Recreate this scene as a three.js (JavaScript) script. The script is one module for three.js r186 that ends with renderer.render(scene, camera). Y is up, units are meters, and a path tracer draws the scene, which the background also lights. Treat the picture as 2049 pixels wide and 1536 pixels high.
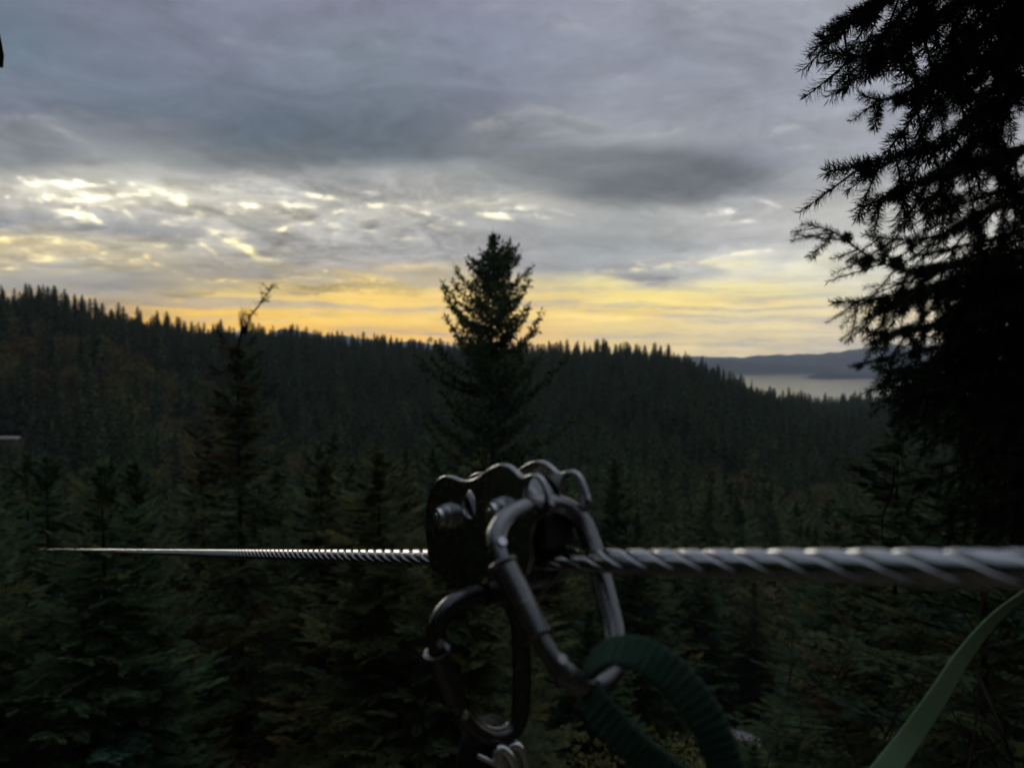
import * as THREE from 'three';
import { mergeGeometries, mergeVertices, toCreasedNormals } from 'three/addons/utils/BufferGeometryUtils.js';

// ---------------------------------------------------------------- camera, sky, sun, exposure
const scene = new THREE.Scene();
const W = 2049, H = 1536, FOV = 54, HZ = 716;            // HZ: photo row of the true horizon
const F = (H / 2) / Math.tan(FOV * Math.PI / 360);                 // focal length in photo pixels
const PITCH = -Math.atan((H / 2 - HZ) / F);
const camera = new THREE.PerspectiveCamera(FOV, 1024 / 767, 0.02, 90000);
camera.position.set(0, 0, 0);
camera.rotation.set(PITCH, 0, 0);
camera.focus = 1.0;                                               // focused just behind the trolley, as a phone would
camera.userData.fStop = 6.3;
scene.add(camera);

const renderer = new THREE.WebGLRenderer();
renderer.toneMapping = THREE.LinearToneMapping;
renderer.toneMappingExposure = 1;
renderer.shadowMap.enabled = true;

const V = (x, y, z) => new THREE.Vector3(x, y, z);
const CP = Math.cos(PITCH), SP = Math.sin(PITCH);
// direction through a photo pixel, scaled so that its depth along the view axis is 1
function ray(px, py) {
  const x = (px - W / 2) / F, y = -(py - H / 2) / F, z = -1;
  return V(x, y * CP - z * SP, y * SP + z * CP);
}
const at = (px, py, depth) => ray(px, py).multiplyScalar(depth);
function project(v) {                                              // world point -> photo pixel
  const y = v.y * CP + v.z * SP, z = -v.y * SP + v.z * CP;
  return { x: W / 2 + F * v.x / -z, y: H / 2 - F * y / -z, depth: -z };
}
function rng(seed) {
  let s = seed >>> 0;
  return () => { s = (s + 0x6d2b79f5) | 0; let t = Math.imul(s ^ (s >>> 15), 1 | s); t = (t + Math.imul(t ^ (t >>> 7), 61 | t)) ^ t; return ((t ^ (t >>> 14)) >>> 0) / 4294967296; };
}
const clamp = (x, a = 0, b = 1) => Math.min(b, Math.max(a, x));
const smooth = (a, b, x) => { const t = clamp((x - a) / (b - a)); return t * t * (3 - 2 * t); };
const lerp = (a, b, t) => a + (b - a) * t;
function hash2(ix, iy, s) {
  let h = Math.imul(ix, 374761393) ^ Math.imul(iy, 668265263) ^ Math.imul(s, 1274126177);
  h = Math.imul(h ^ (h >>> 13), 1274126177); h ^= h >>> 16;
  return (h >>> 0) / 4294967296;
}
function noise(x, y, s = 0) {                                      // smooth value noise, -1..1
  const ix = Math.floor(x), iy = Math.floor(y); let fx = x - ix, fy = y - iy;
  fx = fx * fx * fx * (fx * (fx * 6 - 15) + 10); fy = fy * fy * fy * (fy * (fy * 6 - 15) + 10);
  const a = hash2(ix, iy, s), b = hash2(ix + 1, iy, s), c = hash2(ix, iy + 1, s), d = hash2(ix + 1, iy + 1, s);
  return 2 * (a + (b - a) * fx + (c - a) * fy + (a - b - c + d) * fx * fy) - 1;
}
function fbm(x, y, oct, s = 0) {
  let v = 0, a = 0.5;
  for (let i = 0; i < oct; i++) { v += a * noise(x, y, s + i); const t = x * 1.6 - y * 1.2; y = x * 1.2 + y * 1.6; x = t + 3.1; a *= 0.5; }
  return v;
}
function fine5(x, y, oct, s = 0) {                                // rougher: more of the small scales
  let v = 0, a = 0.42;
  for (let i = 0; i < oct; i++) { v += a * noise(x, y, s + i); const t = x * 1.6 - y * 1.2; y = x * 1.2 + y * 1.6; x = t + 3.1; a *= 0.68; }
  return v;
}
function table(pts, x) {                                           // smooth interpolation in [[x, y], ...]
  if (x <= pts[0][0]) return pts[0][1];
  for (let i = 1; i < pts.length; i++) if (x <= pts[i][0]) { const t = (x - pts[i - 1][0]) / (pts[i][0] - pts[i - 1][0]); return lerp(pts[i - 1][1], pts[i][1], t); }
  return pts[pts.length - 1][1];
}

const HAZE = 1.05e-4, HAZE_GLOW = [0.13, 0.14, 0.15];
// ---- the sky: an overcast evening sky, its cloud masses laid out by direction (given as photo pixels), wisps by noise
const SUN_PX = [128, 385];
const lin = (c) => (c <= 0.04045 ? c / 12.92 : Math.pow((c + 0.055) / 1.055, 2.4));
const SKY_X = [-300, 0, 250, 500, 750, 1000, 1250, 1500, 1750, 2049];
const SKY_ROWS = [
  [-350, '6e7480 6e7582 747988 7a7f8e 7e8291 838794 898d99 8f929d 92959f 9498a1'],
  [0,    '66707f 687381 717685 757a89 777b8b 7c8090 898c99 8f929e 979aa4 9fa2aa'],
  [100,  '62707c 64727f 6b7381 737887 78808c 7b8190 868b98 8c909c 9498a2 9fa2aa'],
  [200,  '6c7480 6e7582 68727f 68717e 6e7682 757a87 8a8f99 8e929d 9396a0 9da0a6'],
  [260,  '83868c 80848b 757a82 64707c 66707b 767a82 8f9399 8f929b 9698a0 9fa1a6'],
  [312,  '80858a 7f8489 878a8c 70767b 6b737a 777c82 878c92 858a93 9598a0 a0a2a6'],
  [345,  '98999a a0a09a a6a6a1 a0a09f 9a9c9c 868a8d 858b91 878c94 9a9c9f a6a6a6'],
  [382,  'a8a59c aca99e b6b3a2 aeaca4 a6a5a2 989a99 858a8f 898d93 a2a3a3 a8a8a7'],
  [420,  '9c9b98 9c9b98 9c9b98 aeaaa0 aaa8a2 b0aea6 9a9c9c a4a4a3 b0afaa b0afac'],
  [455,  '8e9194 8c9094 8e9094 9c9b99 a5a4a0 9fa0a0 9ea0a0 aaaaa8 b5b4b0 b6b4b0'],
  [490,  'b8ac90 bcae8c aaa494 a4a19a a3a2a0 9f9f9f 9a9fa0 a4a6a7 c6c5be c2c0b8'],
  [520,  'b4a98e b4a88e aea690 a6a198 a3a09d 9e9e9f 9c9e9f c8c7bf d0cec4 c8c6be'],
  [550,  'a6a29a a6a29a a29f99 bcab84 c4ae7c a9a69d dccf9c dcd6b8 cccabe c4c2bc'],
  [580,  'a29e98 a29e98 a89f90 e4c57c e8ca7c dcc48a ead68a e4d69c cfcab4 c4c2bc'],
  [612,  'a89a86 a89a86 c0a476 eec46a efcb78 e8c982 ecd084 e8d08e d9ccaa cabfa8'],
  [642,  'c8a266 cca466 e2b058 f2c25a ecc670 e6c57e e2c98e ddcda0 d6c8a8 c8bca4'],
  [672,  'd2a45c d6a65c e8b056 f0ba54 e9ba66 e2bc7c dac48e d5c59c cec2aa c2b8a6'],
  [712,  'd0a860 d4aa60 e2b05c eab05c e2b070 dcb07e d4be90 d2c2a4 c4bcb0 bab2a8'],
].map(([y, s]) => [y, s.split(' ').map((h) => [0, 2, 4].map((k) => lin(parseInt(h.slice(k, k + 2), 16) / 255)))]);
function skyGrid(px, py, out) {
  let i = 0; while (i < SKY_X.length - 2 && px > SKY_X[i + 1]) i++;
  let j = 0; while (j < SKY_ROWS.length - 2 && py > SKY_ROWS[j + 1][0]) j++;
  let u = clamp((px - SKY_X[i]) / (SKY_X[i + 1] - SKY_X[i])), v = clamp((py - SKY_ROWS[j][0]) / (SKY_ROWS[j + 1][0] - SKY_ROWS[j][0]));
  u = u * u * (3 - 2 * u); v = lerp(v, v * v * (3 - 2 * v), 0.6);
  const a = SKY_ROWS[j][1], b = SKY_ROWS[j + 1][1];
  for (let k = 0; k < 3; k++) out[k] = lerp(lerp(a[i][k], a[i + 1][k], u), lerp(b[i][k], b[i + 1][k], u), v);
}
// gaps where the light comes through: x, y, half length, half height, slope in degrees, strength
const GAPS = [
  [38,357,8,3,15,.8],[72,367,22,9,5,1.6],[130,370,22,9,20,1.4],[160,368,10,8,0,1.4],[182,370,16,4,0,.9],[220,363,13,3.5,5,.9],[205,370,8,3,0,.7],[268,372,9,4,15,.8],
  [20,396,4,3,0,.9],[68,401,4,3,0,.9],[80,402,4,3,0,.9],[93,398,4,3,0,.8],[155,398,46,7,0,1.3],[222,395,28,5,-3,1.1],[285,389,22,3,-3,.7],[350,397,44,4.5,22,1.1],
  [490,415,30,5,-3,.8],[160,416,5,3,0,.8],[228,417,16,3,8,.6],[153,431,34,7,15,1.4],[196,441,18,4.5,30,1.2],[258,427,14,4,40,.7],[350,448,34,6,3,.35],[160,465,10,2,0,.3],
  [12,481,18,4,0,.6],[115,482,20,7,12,.7],[190,498,44,8,20,.55],[70,512,28,10,0,.7],[105,521,26,6,0,.5],[25,538,22,2.5,3,.6],[272,524,14,3.5,3,.8],[215,523,9,3,0,.6],
  [170,519,7,2,0,.5],[290,512,9,4,0,.5],[307,526,14,3,20,.5],[325,492,14,3.5,10,.8],[362,497,28,2.5,0,.4],[400,480,26,3.5,5,.4],[420,500,16,3.5,35,.5],[458,481,40,7,25,.8],[500,500,28,7,35,.8],
  [365,550,18,4,20,.3],[440,558,34,3.5,0,.5],[505,412,12,7,0,.8],[635,391,28,5,5,1],[585,412,24,12,20,.85],[562,426,18,6,10,.7],[625,413,16,4,10,.7],[735,386,16,7,0,.55],
  [735,411,32,4.5,-6,.85],[690,428,18,4.5,-5,.8],[650,447,28,4.5,20,.9],[565,458,18,6,-10,.8],[615,448,14,6,0,.7],[735,460,13,5,5,.9],[830,400,24,4.5,-20,.45],[852,425,54,4.5,18,.5],
  [842,441,44,4,20,.45],[903,441,28,4,15,.45],[855,404,12,4,0,.4],[970,402,32,4.5,-3,.55],[985,428,32,6,5,.7],[545,520,18,4,10,.4],[655,545,12,3,15,.4],[810,477,38,4,3,.28],
  [1040,420,32,5.5,-5,.6],[1070,431,28,4.5,8,.45],[1010,432,14,5,0,.55],[1130,425,34,3.5,15,.3],[1425,430,20,4.5,-10,.5],[1455,424,12,3.5,-20,.45],[1485,445,24,3.5,-3,.4],[1545,408,24,3.5,15,.3],
  [1215,541,44,3.5,-7,.35],[1285,537,30,6,-9,.4],[1345,532,34,6,-9,.38],[1405,526,34,4,-9,.3],[1500,509,44,2.5,-7,.35],[1556,504,20,2.5,-5,.3],[470,80,22,8,0,.10],[520,95,45,8,10,.06],
  [750,85,18,8,0,.10],[990,20,40,8,-10,.05],[1150,55,45,12,0,.07],[1385,20,45,14,-20,.12],[1100,40,22,8,0,.07],[1590,40,22,10,0,.08],[60,235,55,9,0,.10],[120,262,55,8,26,.12],[170,225,40,5,6,.06],
  [1000,240,70,14,-12,.14],[1130,232,60,10,12,.12],[1240,152,60,8,8,.06],[1340,262,40,8,-20,.12],[1560,260,50,9,-18,.12],[1600,300,45,6,-10,.10],[1080,270,60,8,-5,.08],[940,290,50,8,-8,.08],
  [1650,232,60,8,-14,.08],[1780,120,60,20,-20,.08],[1900,300,80,20,-10,.08],[1930,90,60,24,10,.1],[700,560,34,5,0,.35],[760,562,30,7,10,.35],[600,556,50,5,0,.3],[520,640,120,5,2,.12],[1280,605,120,4,0,.12],[1230,640,140,4,1,.12],
];
// denser cloud in front: x, y, half length, half height, slope, how much of the light it takes, edge sharpness
const MASSES = [
  [1310,358,258,56,3,.18,3],[1390,350,150,44,6,.12,3],[1260,385,150,30,4,.10,2.6],[1180,340,330,48,-3,.10,2.0],[1330,380,190,38,-3,.13,2.2],[1420,320,130,40,8,.10,2.4],[560,265,330,62,4,.10,2],[375,416,74,13,9,.32,3],[282,400,18,7,20,.28,3],[590,431,34,7,10,.28,3],[555,425,24,5,20,.2,3],
  [724,443,38,10,14,.22,3],[300,462,150,14,6,.12,2.4],[70,448,110,22,3,.12,2.4],[330,485,70,7,8,.15,3],[1240,556,50,8,-6,.22,2.6],[1290,566,40,3,-4,.10,2.6],[610,578,78,3.2,1,.30,3],[770,585,80,5.5,3,.22,3],
  [360,592,60,9,-4,.28,3],[250,575,90,14,0,.16,2.5],[520,548,60,9,-4,.16,2.6],[1120,505,160,26,-5,.07,2.4],[1330,485,180,22,-3,.06,2.4],[60,255,70,16,10,.10,2.4],[60,300,120,18,10,.08,2.4],[1150,250,40,12,20,.08,3],
  [1470,442,44,8,-14,.12,3],[210,378,22,4,25,.2,3],[850,440,60,6,18,.1,3],[640,424,30,5,12,.16,3],[1500,548,70,7,2,.05,2.5],[1180,612,200,3.5,1,.07,2.5],[1350,626,180,3.5,1,.06,2.5],[900,640,180,4,1,.06,2.5],[700,605,110,4,2,.07,2.5],
].map((m) => [...m, Math.cos(m[4] * Math.PI / 180), Math.sin(m[4] * Math.PI / 180)]);
GAPS.forEach((g) => g.push(Math.cos(g[4] * Math.PI / 180), Math.sin(g[4] * Math.PI / 180)));
function makeSky() {
  const w = 4096, h = 2048, data = new Float32Array(w * h * 4), c = [0, 0, 0];
  for (let j = 0; j < h; j++) {
    const el = ((j + 0.5) / h - 0.5) * Math.PI;
    if (el < -0.02) { for (let i = 0; i < w; i++) data.set([0.06, 0.065, 0.065, 1], (j * w + i) * 4); continue; }
    const ce = Math.cos(el), se = Math.sin(Math.max(el, 0));
    for (let i = 0; i < w; i++) {
      const lon = ((i + 0.5) / w - 0.5) * 2 * Math.PI;
      const dx = ce * Math.cos(lon), dz = ce * Math.sin(lon);       // three.js: u = atan2(z, x) / 2 pi + 0.5
      const az = Math.atan2(dx, -dz);
      // unrolled photo coordinates: exact inside the frame, bent to azimuth and elevation outside it
      let px, py;
      const aa = Math.abs(az), lim = 0.66;
      const t = aa < lim ? Math.tan(az) : Math.sign(az) * (Math.tan(lim) + (aa - lim) * 1.2);
      const k = aa < lim ? Math.cos(az) : Math.cos(lim);
      const te = Math.min(Math.tan(el), 3) / k, depth = Math.max(CP + te * SP, 0.3);
      px = W / 2 + F * t / depth; py = H / 2 - F * (te * CP - SP) / depth;
      // cloud sheet coordinates: finer towards the horizon
      const q = 1 / (se + 0.11), cx = dx * q, cz = dz * q;
      const w1 = fbm(cx * 1.3 + 5, cz * 1.3, 4, 11), w2 = fbm(cx * 1.3 - 9, cz * 1.3 + 4, 4, 31);
      const near = smooth(705, 560, py), w3 = fbm(cx * 3.4 + 2, cz * 3.4 - 6, 4, 151);
      const fx = px + w1 * 110 * (0.35 + 0.65 * near) + w3 * 30 * near, fy = py + w2 * 40 * (0.25 + 0.75 * near) + w3 * 22 * near;
      skyGrid(fx, fy, c);
      const inFront = smooth(1.1, 0.7, aa) * smooth(-500, -250, py);
      // wisps
      const fine = fine5(cx * 7 + w3 * 2, cz * 7 + w1 * 2, 5, 51), mid = fine5(cx * 2.4 + w2 * 1.6, cz * 2.4 + w1 * 1.6, 6, 71);
      const streak = fine5(az * 6 + w1 * 0.5, el * 190 + w2 * 1.5 + az * 3, 5, 91);
      const low = smooth(520, 610, py);
      let f = 1 + (1 - low) * (0.22 * mid + 0.15 * fine) + low * (0.25 * streak + 0.08 * fine);
      const band = smooth(340, 375, py) * smooth(560, 520, py) * smooth(1150, 850, px) * smooth(-700, -300, px);
      f += band * (0.20 * mid + 0.26 * fine);
      if (inFront > 0) {
        let take = 1, ox = px + w2 * 60 + w3 * 40 + fine * 14, oy = py + w1 * 22 + w3 * 14 + fine * 9;
        for (const m of MASSES) {
          const ex = ox - m[0], ey = oy - m[1];
          if (Math.abs(ex) > m[2] * 1.8 || Math.abs(ey) > m[3] * 2.4 + m[2] * 0.6) continue;
          const a = (ex * m[7] + ey * m[8]) / m[2], b = (-ex * m[8] + ey * m[7]) / m[3], d = Math.sqrt(a * a + b * b);
          take *= 1 - m[5] * inFront * smooth(1 + 1 / m[6], 1 - 1 / m[6], d);
        }
        f *= take;
        let add = 0; ox = px + fine * 16 + w3 * 10; oy = py + mid * 6 + fine * 8;
        for (const g of GAPS) {
          const ex = ox - g[0], ey = oy - g[1];
          if (Math.abs(ex) > g[2] * 3 || Math.abs(ey) > g[3] * 3 + g[2] * 1.2) continue;
          const a = (ex * g[6] + ey * g[7]) / g[2], b = (-ex * g[7] + ey * g[6]) / g[3];
          add += g[5] * Math.exp(-(a * a + b * b));
        }
        add *= inFront * clamp(0.9 + 2.4 * fine5(cx * 14, cz * 14, 4, 171) + 0.6 * fine, 0.0, 2.0);
        if (py < 330) add *= 0.6;
        // small bright holes in the sheet near the sun
        const sx = (px - 330) / 420, sy = (py - 425) / 62;
        const holes = smooth(0.12, 0.62, fine5(cx * 6.5 + w1 * 2, cz * 6.5 + 7, 5, 131) + 0.12 * mid) * Math.exp(-(sx * sx + sy * sy));
        add += holes * 0.6;
        { const hx = (px - 190) / 330, hy = (py - 400) / 80; add += 0.085 * Math.exp(-(hx * hx + hy * hy)); }   // glow of the cloud before the sun
        const warm = smooth(360, 540, py), cool = smooth(1000, 1400, px) * smooth(520, 440, py);
        f = Math.max(f, 0.2);
        c[0] = c[0] * f + add * 0.62; c[1] = c[1] * f + add * lerp(0.58, 0.48, warm); c[2] = c[2] * f + add * lerp(lerp(0.42, 0.13, warm), 0.5, cool);
      } else for (let k2 = 0; k2 < 3; k2++) c[k2] *= f;
      // thin grey veils across the glow
      { const veil = low * 0.55 * smooth(0.02, 0.5, -streak), g0 = (c[0] + c[1] + c[2]) / 3; for (let k2 = 0; k2 < 3; k2++) c[k2] = lerp(c[k2], g0 * [0.92, 0.9, 0.88][k2], veil); }
      // away from the sunset the overcast is an even blue grey
      const back = smooth(0.75, 2.0, aa);
      const g = 0.15 + 0.03 * mid;
      c[0] = lerp(c[0], g * 0.90, back); c[1] = lerp(c[1], g, back); c[2] = lerp(c[2], g * 1.22, back);
      // an overcast sky grows brighter towards the zenith
      const zen = lerp(1.06, 1.2, smooth(0.06, 0.2, el)) + 0.66 * smooth(0.42, 1.2, el);
      // the haze of the valley lies between the eye and this sky: give the sky above it what that air takes away
      const T = Math.exp(-HAZE * Math.min(414 / Math.max(se, 1e-3), 16000));
      for (let k2 = 0; k2 < 3; k2++) c[k2] = Math.max(c[k2] * zen, (c[k2] * zen - HAZE_GLOW[k2] * (1 - T)) / T);
      data[(j * w + i) * 4] = c[0]; data[(j * w + i) * 4 + 1] = c[1]; data[(j * w + i) * 4 + 2] = c[2]; data[(j * w + i) * 4 + 3] = 1;
    }
  }
  const t = new THREE.DataTexture(data, w, h, THREE.RGBAFormat, THREE.FloatType);
  t.mapping = THREE.EquirectangularReflectionMapping; t.magFilter = THREE.LinearFilter; t.needsUpdate = true;
  return t;
}
const skyTexture = makeSky();
scene.background = skyTexture;
scene.environment = skyTexture;

const sun = new THREE.DirectionalLight(new THREE.Color(1, 0.9, 0.78), 0.4);
sun.position.copy(ray(...SUN_PX).normalize().multiplyScalar(400));
sun.shadow.radius = 32;                                            // a veiled sun behind the cloud sheet
sun.castShadow = true; sun.shadow.mapSize.set(2048, 2048);
Object.assign(sun.shadow.camera, { left: -300, right: 300, top: 200, bottom: -200, near: 1, far: 1500 });
scene.add(sun, sun.target);

// ---------------------------------------------------------------- helpers for things
const taken = new Map();
function numbered(name) { const n = taken.get(name) || 0; taken.set(name, n + 1); return n ? name + '_' + String(n).padStart(3, '0') : name; }
function tag(o, label, category, group) { o.userData.label = label; o.userData.category = category; if (group) o.userData.group = group; return o; }
function thing(name, label, category, position, group) {
  const g = new THREE.Group(); g.name = numbered(name); if (position) g.position.copy(position); scene.add(g); return tag(g, label, category, group);
}
function part(name, geometry, material, parent, label) {
  const m = new THREE.Mesh(geometry, material); m.name = name; if (label) m.userData.label = label; parent.add(m); return m;
}
function structure(name, geometry, material, label) {
  const m = new THREE.Mesh(geometry, material); m.name = numbered(name); m.userData.kind = 'structure'; if (label) m.userData.label = label; scene.add(m); return m;
}
class Tris {                                                       // a bag of triangles with vertex colours
  constructor(core) { this.p = []; this.c = []; this.n = []; this.core = core; }   // core: what the faces turn outwards from
  tri(a, b, c, k) { if (this.core) { const x = (a.x + b.x + c.x) / 3 - this.core.x, y = this.core.round ? (a.y + b.y + c.y) / 3 - this.core.y : 0, z = (a.z + b.z + c.z) / 3 - this.core.z, l = Math.hypot(x, y, z) + 1e-6, up = this.core.up, o = [x / l, y / l + up, z / l], ux = b.x - a.x, uy = b.y - a.y, uz = b.z - a.z, vx = c.x - a.x, vy = c.y - a.y, vz = c.z - a.z; let nx = uy * vz - uz * vy, ny = uz * vx - ux * vz, nz = ux * vy - uy * vx; const nl = Math.hypot(nx, ny, nz) + 1e-12; nx /= nl; ny /= nl; nz /= nl; if (nx * o[0] + ny * o[1] + nz * o[2] < 0) { const t = b; b = c; c = t; nx = -nx; ny = -ny; nz = -nz; } const m = [o[0] + nx * 0.7, o[1] + ny * 0.7, o[2] + nz * 0.7], ml = Math.hypot(...m); for (let k2 = 0; k2 < 3; k2++) this.n.push(m[0] / ml, m[1] / ml, m[2] / ml); }
    this.p.push(a.x, a.y, a.z, b.x, b.y, b.z, c.x, c.y, c.z); this.c.push(k[0], k[1], k[2], k[0], k[1], k[2], k[0], k[1], k[2]); }
  kite(a, tip, side, wide, k, at_ = 0.45) {                        // a leaf-like spray from a to tip
    const mx = a.x + (tip.x - a.x) * at_, my = a.y + (tip.y - a.y) * at_, mz = a.z + (tip.z - a.z) * at_;
    const l = { x: mx + side.x * wide, y: my + side.y * wide, z: mz + side.z * wide }, r = { x: mx - side.x * wide, y: my - side.y * wide, z: mz - side.z * wide };
    this.tri(a, l, tip, k); this.tri(a, tip, r, k);
  }
  geometry() {
    const g = new THREE.BufferGeometry();
    g.setAttribute('position', new THREE.Float32BufferAttribute(this.p, 3)); g.setAttribute('color', new THREE.Float32BufferAttribute(this.c, 3));
    if (this.core) g.setAttribute('normal', new THREE.Float32BufferAttribute(this.n, 3)); else g.computeVertexNormals();
    return g;
  }
}
// a tapering limb through points with radii
function limb(points, radii, sides = 6) {
  const pos = [], nor = [], idx = [], up = V(0.31, 0.9, 0.17).normalize();
  points.forEach((p, i) => {
    const t = points[Math.min(i + 1, points.length - 1)].clone().sub(points[Math.max(i - 1, 0)]).normalize();
    const s = Math.abs(t.dot(up)) > 0.95 ? V(1, 0, 0) : up, a = s.clone().cross(t).normalize(), b = t.clone().cross(a);
    for (let k = 0; k <= sides; k++) {
      const w = k / sides * Math.PI * 2, n = a.clone().multiplyScalar(Math.cos(w)).addScaledVector(b, Math.sin(w));
      pos.push(p.x + n.x * radii[i], p.y + n.y * radii[i], p.z + n.z * radii[i]); nor.push(n.x, n.y, n.z);
      if (i && k) { const q = i * (sides + 1) + k; idx.push(q - 1, q, q - sides - 1, q - sides - 1, q - sides - 2, q - 1); }
    }
  });
  const g = new THREE.BufferGeometry(); g.setAttribute('position', new THREE.Float32BufferAttribute(pos, 3)); g.setAttribute('normal', new THREE.Float32BufferAttribute(nor, 3)); g.setIndex(idx); return g;
}
const mat = (r, g, b, roughness = 0.9, more = {}) => { const m = new THREE.MeshStandardMaterial({ roughness, ...more }); m.color.setRGB(r, g, b); m.side = THREE.DoubleSide; return m; };
const BARK = mat(0.05, 0.038, 0.03, 0.95), DEADWOOD = mat(0.12, 0.105, 0.09, 0.9), FOLIAGE = new THREE.MeshPhysicalMaterial({ roughness: 1, specularIntensity: 0.12, vertexColors: true, side: THREE.DoubleSide });

// ---------------------------------------------------------------- land and water
const LAKE = -150;
// canopy line of the far ridge in photo pixels, and how far away that ridge stands
const CANOPY = [[-1600, 330], [-600, 470], [0, 580], [100, 592], [200, 611], [300, 630], [400, 650], [480, 654], [600, 658], [700, 674], [860, 688], [1000, 692], [1080, 692], [1200, 691], [1300, 697], [1380, 708], [1420, 731], [1490, 754], [1560, 776], [1630, 797], [1680, 797], [1730, 791], [1800, 788], [2049, 772], [2600, 730], [4000, 600]];
const RIDGE = [[-1600, 420], [0, 520], [500, 600], [900, 680], [1300, 640], [1420, 620], [1560, 640], [1640, 900], [1800, 1000], [2600, 900], [4000, 500]];
const NEARBY = [[0, -5], [3, -6.5], [8, -10.5], [15, -15.5], [30, -24], [60, -37], [120, -53], [230, -63], [330, -64]];
const pxOf = (x, z) => (z < -0.01 ? W / 2 + F * clamp(x / -z, -2, 2) * 1.0 : x > 0 ? 4000 : -1600);
function ground(x, z) {
  const r = Math.hypot(x, z) + 1e-6, az = Math.atan2(x, -z), aa = Math.abs(az);
  const px = W / 2 + F * Math.tan(clamp(az, -1.05, 1.05));
  const R = table(RIDGE, px), te = (HZ - table(CANOPY, px)) / F * Math.cos(clamp(az, -1.05, 1.05)), top = te * R - 23;
  let h = table(NEARBY, r);
  const bottom = Math.min(330, R * 0.5);
  const up = smooth(bottom - 130, R, r);
  h = lerp(h, top, up);
  if (r > R) h = Math.max(top - Math.min((r - R) * 0.22, 60) - Math.max(0, r - R - 270) * 0.5, LAKE - 25);
  const behind = smooth(1.15, 2.0, aa);                            // the hillside goes on rising behind
  const hill = -5 + Math.min(r, 120) * 0.42 + noise(x * 0.05, z * 0.05, 3) * 1.5 * smooth(5, 20, r);
  h = lerp(h, r > 1200 ? LAKE - 25 : hill, behind);
  return h + (noise(x * 0.02, z * 0.02, 7) * 3 + noise(x * 0.08, z * 0.08, 8) * 0.8) * smooth(12, 60, r) * (r < R + 200 ? 1 : 0.2);
}
// where the ray through a photo pixel comes down to a given height above the ground
function hit(px, py, above = 0) {
  const d = ray(px, py), k = 1 / Math.hypot(d.x, d.z);
  for (let r = 12; r < 1500; r += 0.5) { const x = d.x * k * r, z = d.z * k * r; if (d.y * k * r <= ground(x, z) + above) return { x, z, r, y: d.y * k * r }; }
  return null;
}
{
  const radii = []; for (let r = 0.4; r < 3000; r *= 1.055) radii.push(r);
  radii.push(4000, 8000, 14000);
  const n = 288, pos = [0, ground(0, 0), 0], col = [0.05, 0.04, 0.025], idx = [];
  radii.forEach((r, i) => {
    for (let k = 0; k < n; k++) {
      const a = k / n * Math.PI * 2, x = Math.sin(a) * r, z = -Math.cos(a) * r;
      pos.push(x, r > 3100 ? LAKE - 25 : ground(x, z), z);
      const m = 0.5 + 0.5 * noise(x * 0.15, z * 0.15, 21);
      col.push(lerp(0.045, 0.06, m), lerp(0.04, 0.045, m), lerp(0.022, 0.03, m));
      const q = 1 + i * n + k, q2 = 1 + i * n + (k + 1) % n;
      if (i) idx.push(q, q2, q - n, q2, q2 - n, q - n); else idx.push(0, q, q2);
    }
  });
  const g = new THREE.BufferGeometry(); g.setAttribute('position', new THREE.Float32BufferAttribute(pos, 3)); g.setAttribute('color', new THREE.Float32BufferAttribute(col, 3)); g.setIndex(idx); g.computeVertexNormals();
  structure('ground', g, mat(1, 1, 1, 1, { vertexColors: true }), 'forest floor of the valley and hills');
}
{
  const g = new THREE.CircleGeometry(14000, 96); g.rotateX(-Math.PI / 2); g.translate(0, LAKE, 0);
  const water = mat(0.03, 0.04, 0.045, 0.15); structure('water', g, water, 'calm pale water of the inlet');
}
// headlands and mountains across the water: crest as [photo pixel x, photo pixel y], standing at a distance
function range(name, label, dist, thick, crest, x0, x1, rough, color, seed) {
  const pos = [], idx = [], nx = 170, ny = 8;
  for (let i = 0; i <= nx; i++) {
    const px = lerp(x0, x1, i / nx), d = ray(px, HZ); d.y = 0;
    const hgt = Math.max(2, (HZ - table(crest, px)) / F * dist - LAKE + (fbm(px * 0.03, seed, 4, seed) * rough + fbm(px * 0.15, seed, 2, seed + 5) * rough * 0.35));
    for (let j = 0; j <= ny; j++) {
      const t = j / ny, out = dist + (t - 0.5) * thick + noise(px * 0.02, j * 0.7, seed) * thick * 0.08;
      const y = LAKE - 8 + (hgt + 8) * Math.sin(Math.PI * clamp(t, 0.0, 1)) ** 0.7 * (0.92 + 0.08 * noise(px * 0.05, j, seed + 2));
      pos.push(d.x * out, y, d.z * out);
      if (i && j) { const q = i * (ny + 1) + j; idx.push(q, q - 1, q - ny - 2, q, q - ny - 2, q - ny - 1); }
    }
  }
  const g = new THREE.BufferGeometry(); g.setAttribute('position', new THREE.Float32BufferAttribute(pos, 3)); g.setIndex(idx); g.computeVertexNormals();
  structure(name, g, color, label);
}
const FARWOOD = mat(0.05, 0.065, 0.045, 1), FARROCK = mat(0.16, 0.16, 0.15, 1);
range('headland', 'low wooded headland across the water', 7800, 1000, [[1000, 735], [1300, 728], [1400, 720], [1450, 718], [1500, 724], [1600, 729], [1660, 733], [1700, 741], [1800, 744], [2100, 740]], 900, 2300, 7, FARWOOD, 5);
range('headland', 'point of land running out into the water', 5700, 500, [[1612, 758], [1622, 750], [1660, 744], [1720, 748], [1850, 745], [2100, 742]], 1608, 2300, 3, FARWOOD, 9);
range('hills', 'hazy hills beyond the headland', 9000, 1500, [[900, 712], [1300, 716], [1400, 716], [1500, 711], [1560, 706], [1620, 705], [1680, 699], [1730, 693], [1800, 686], [2000, 690], [2400, 690]], 800, 2500, 14, FARROCK, 13);
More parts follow.
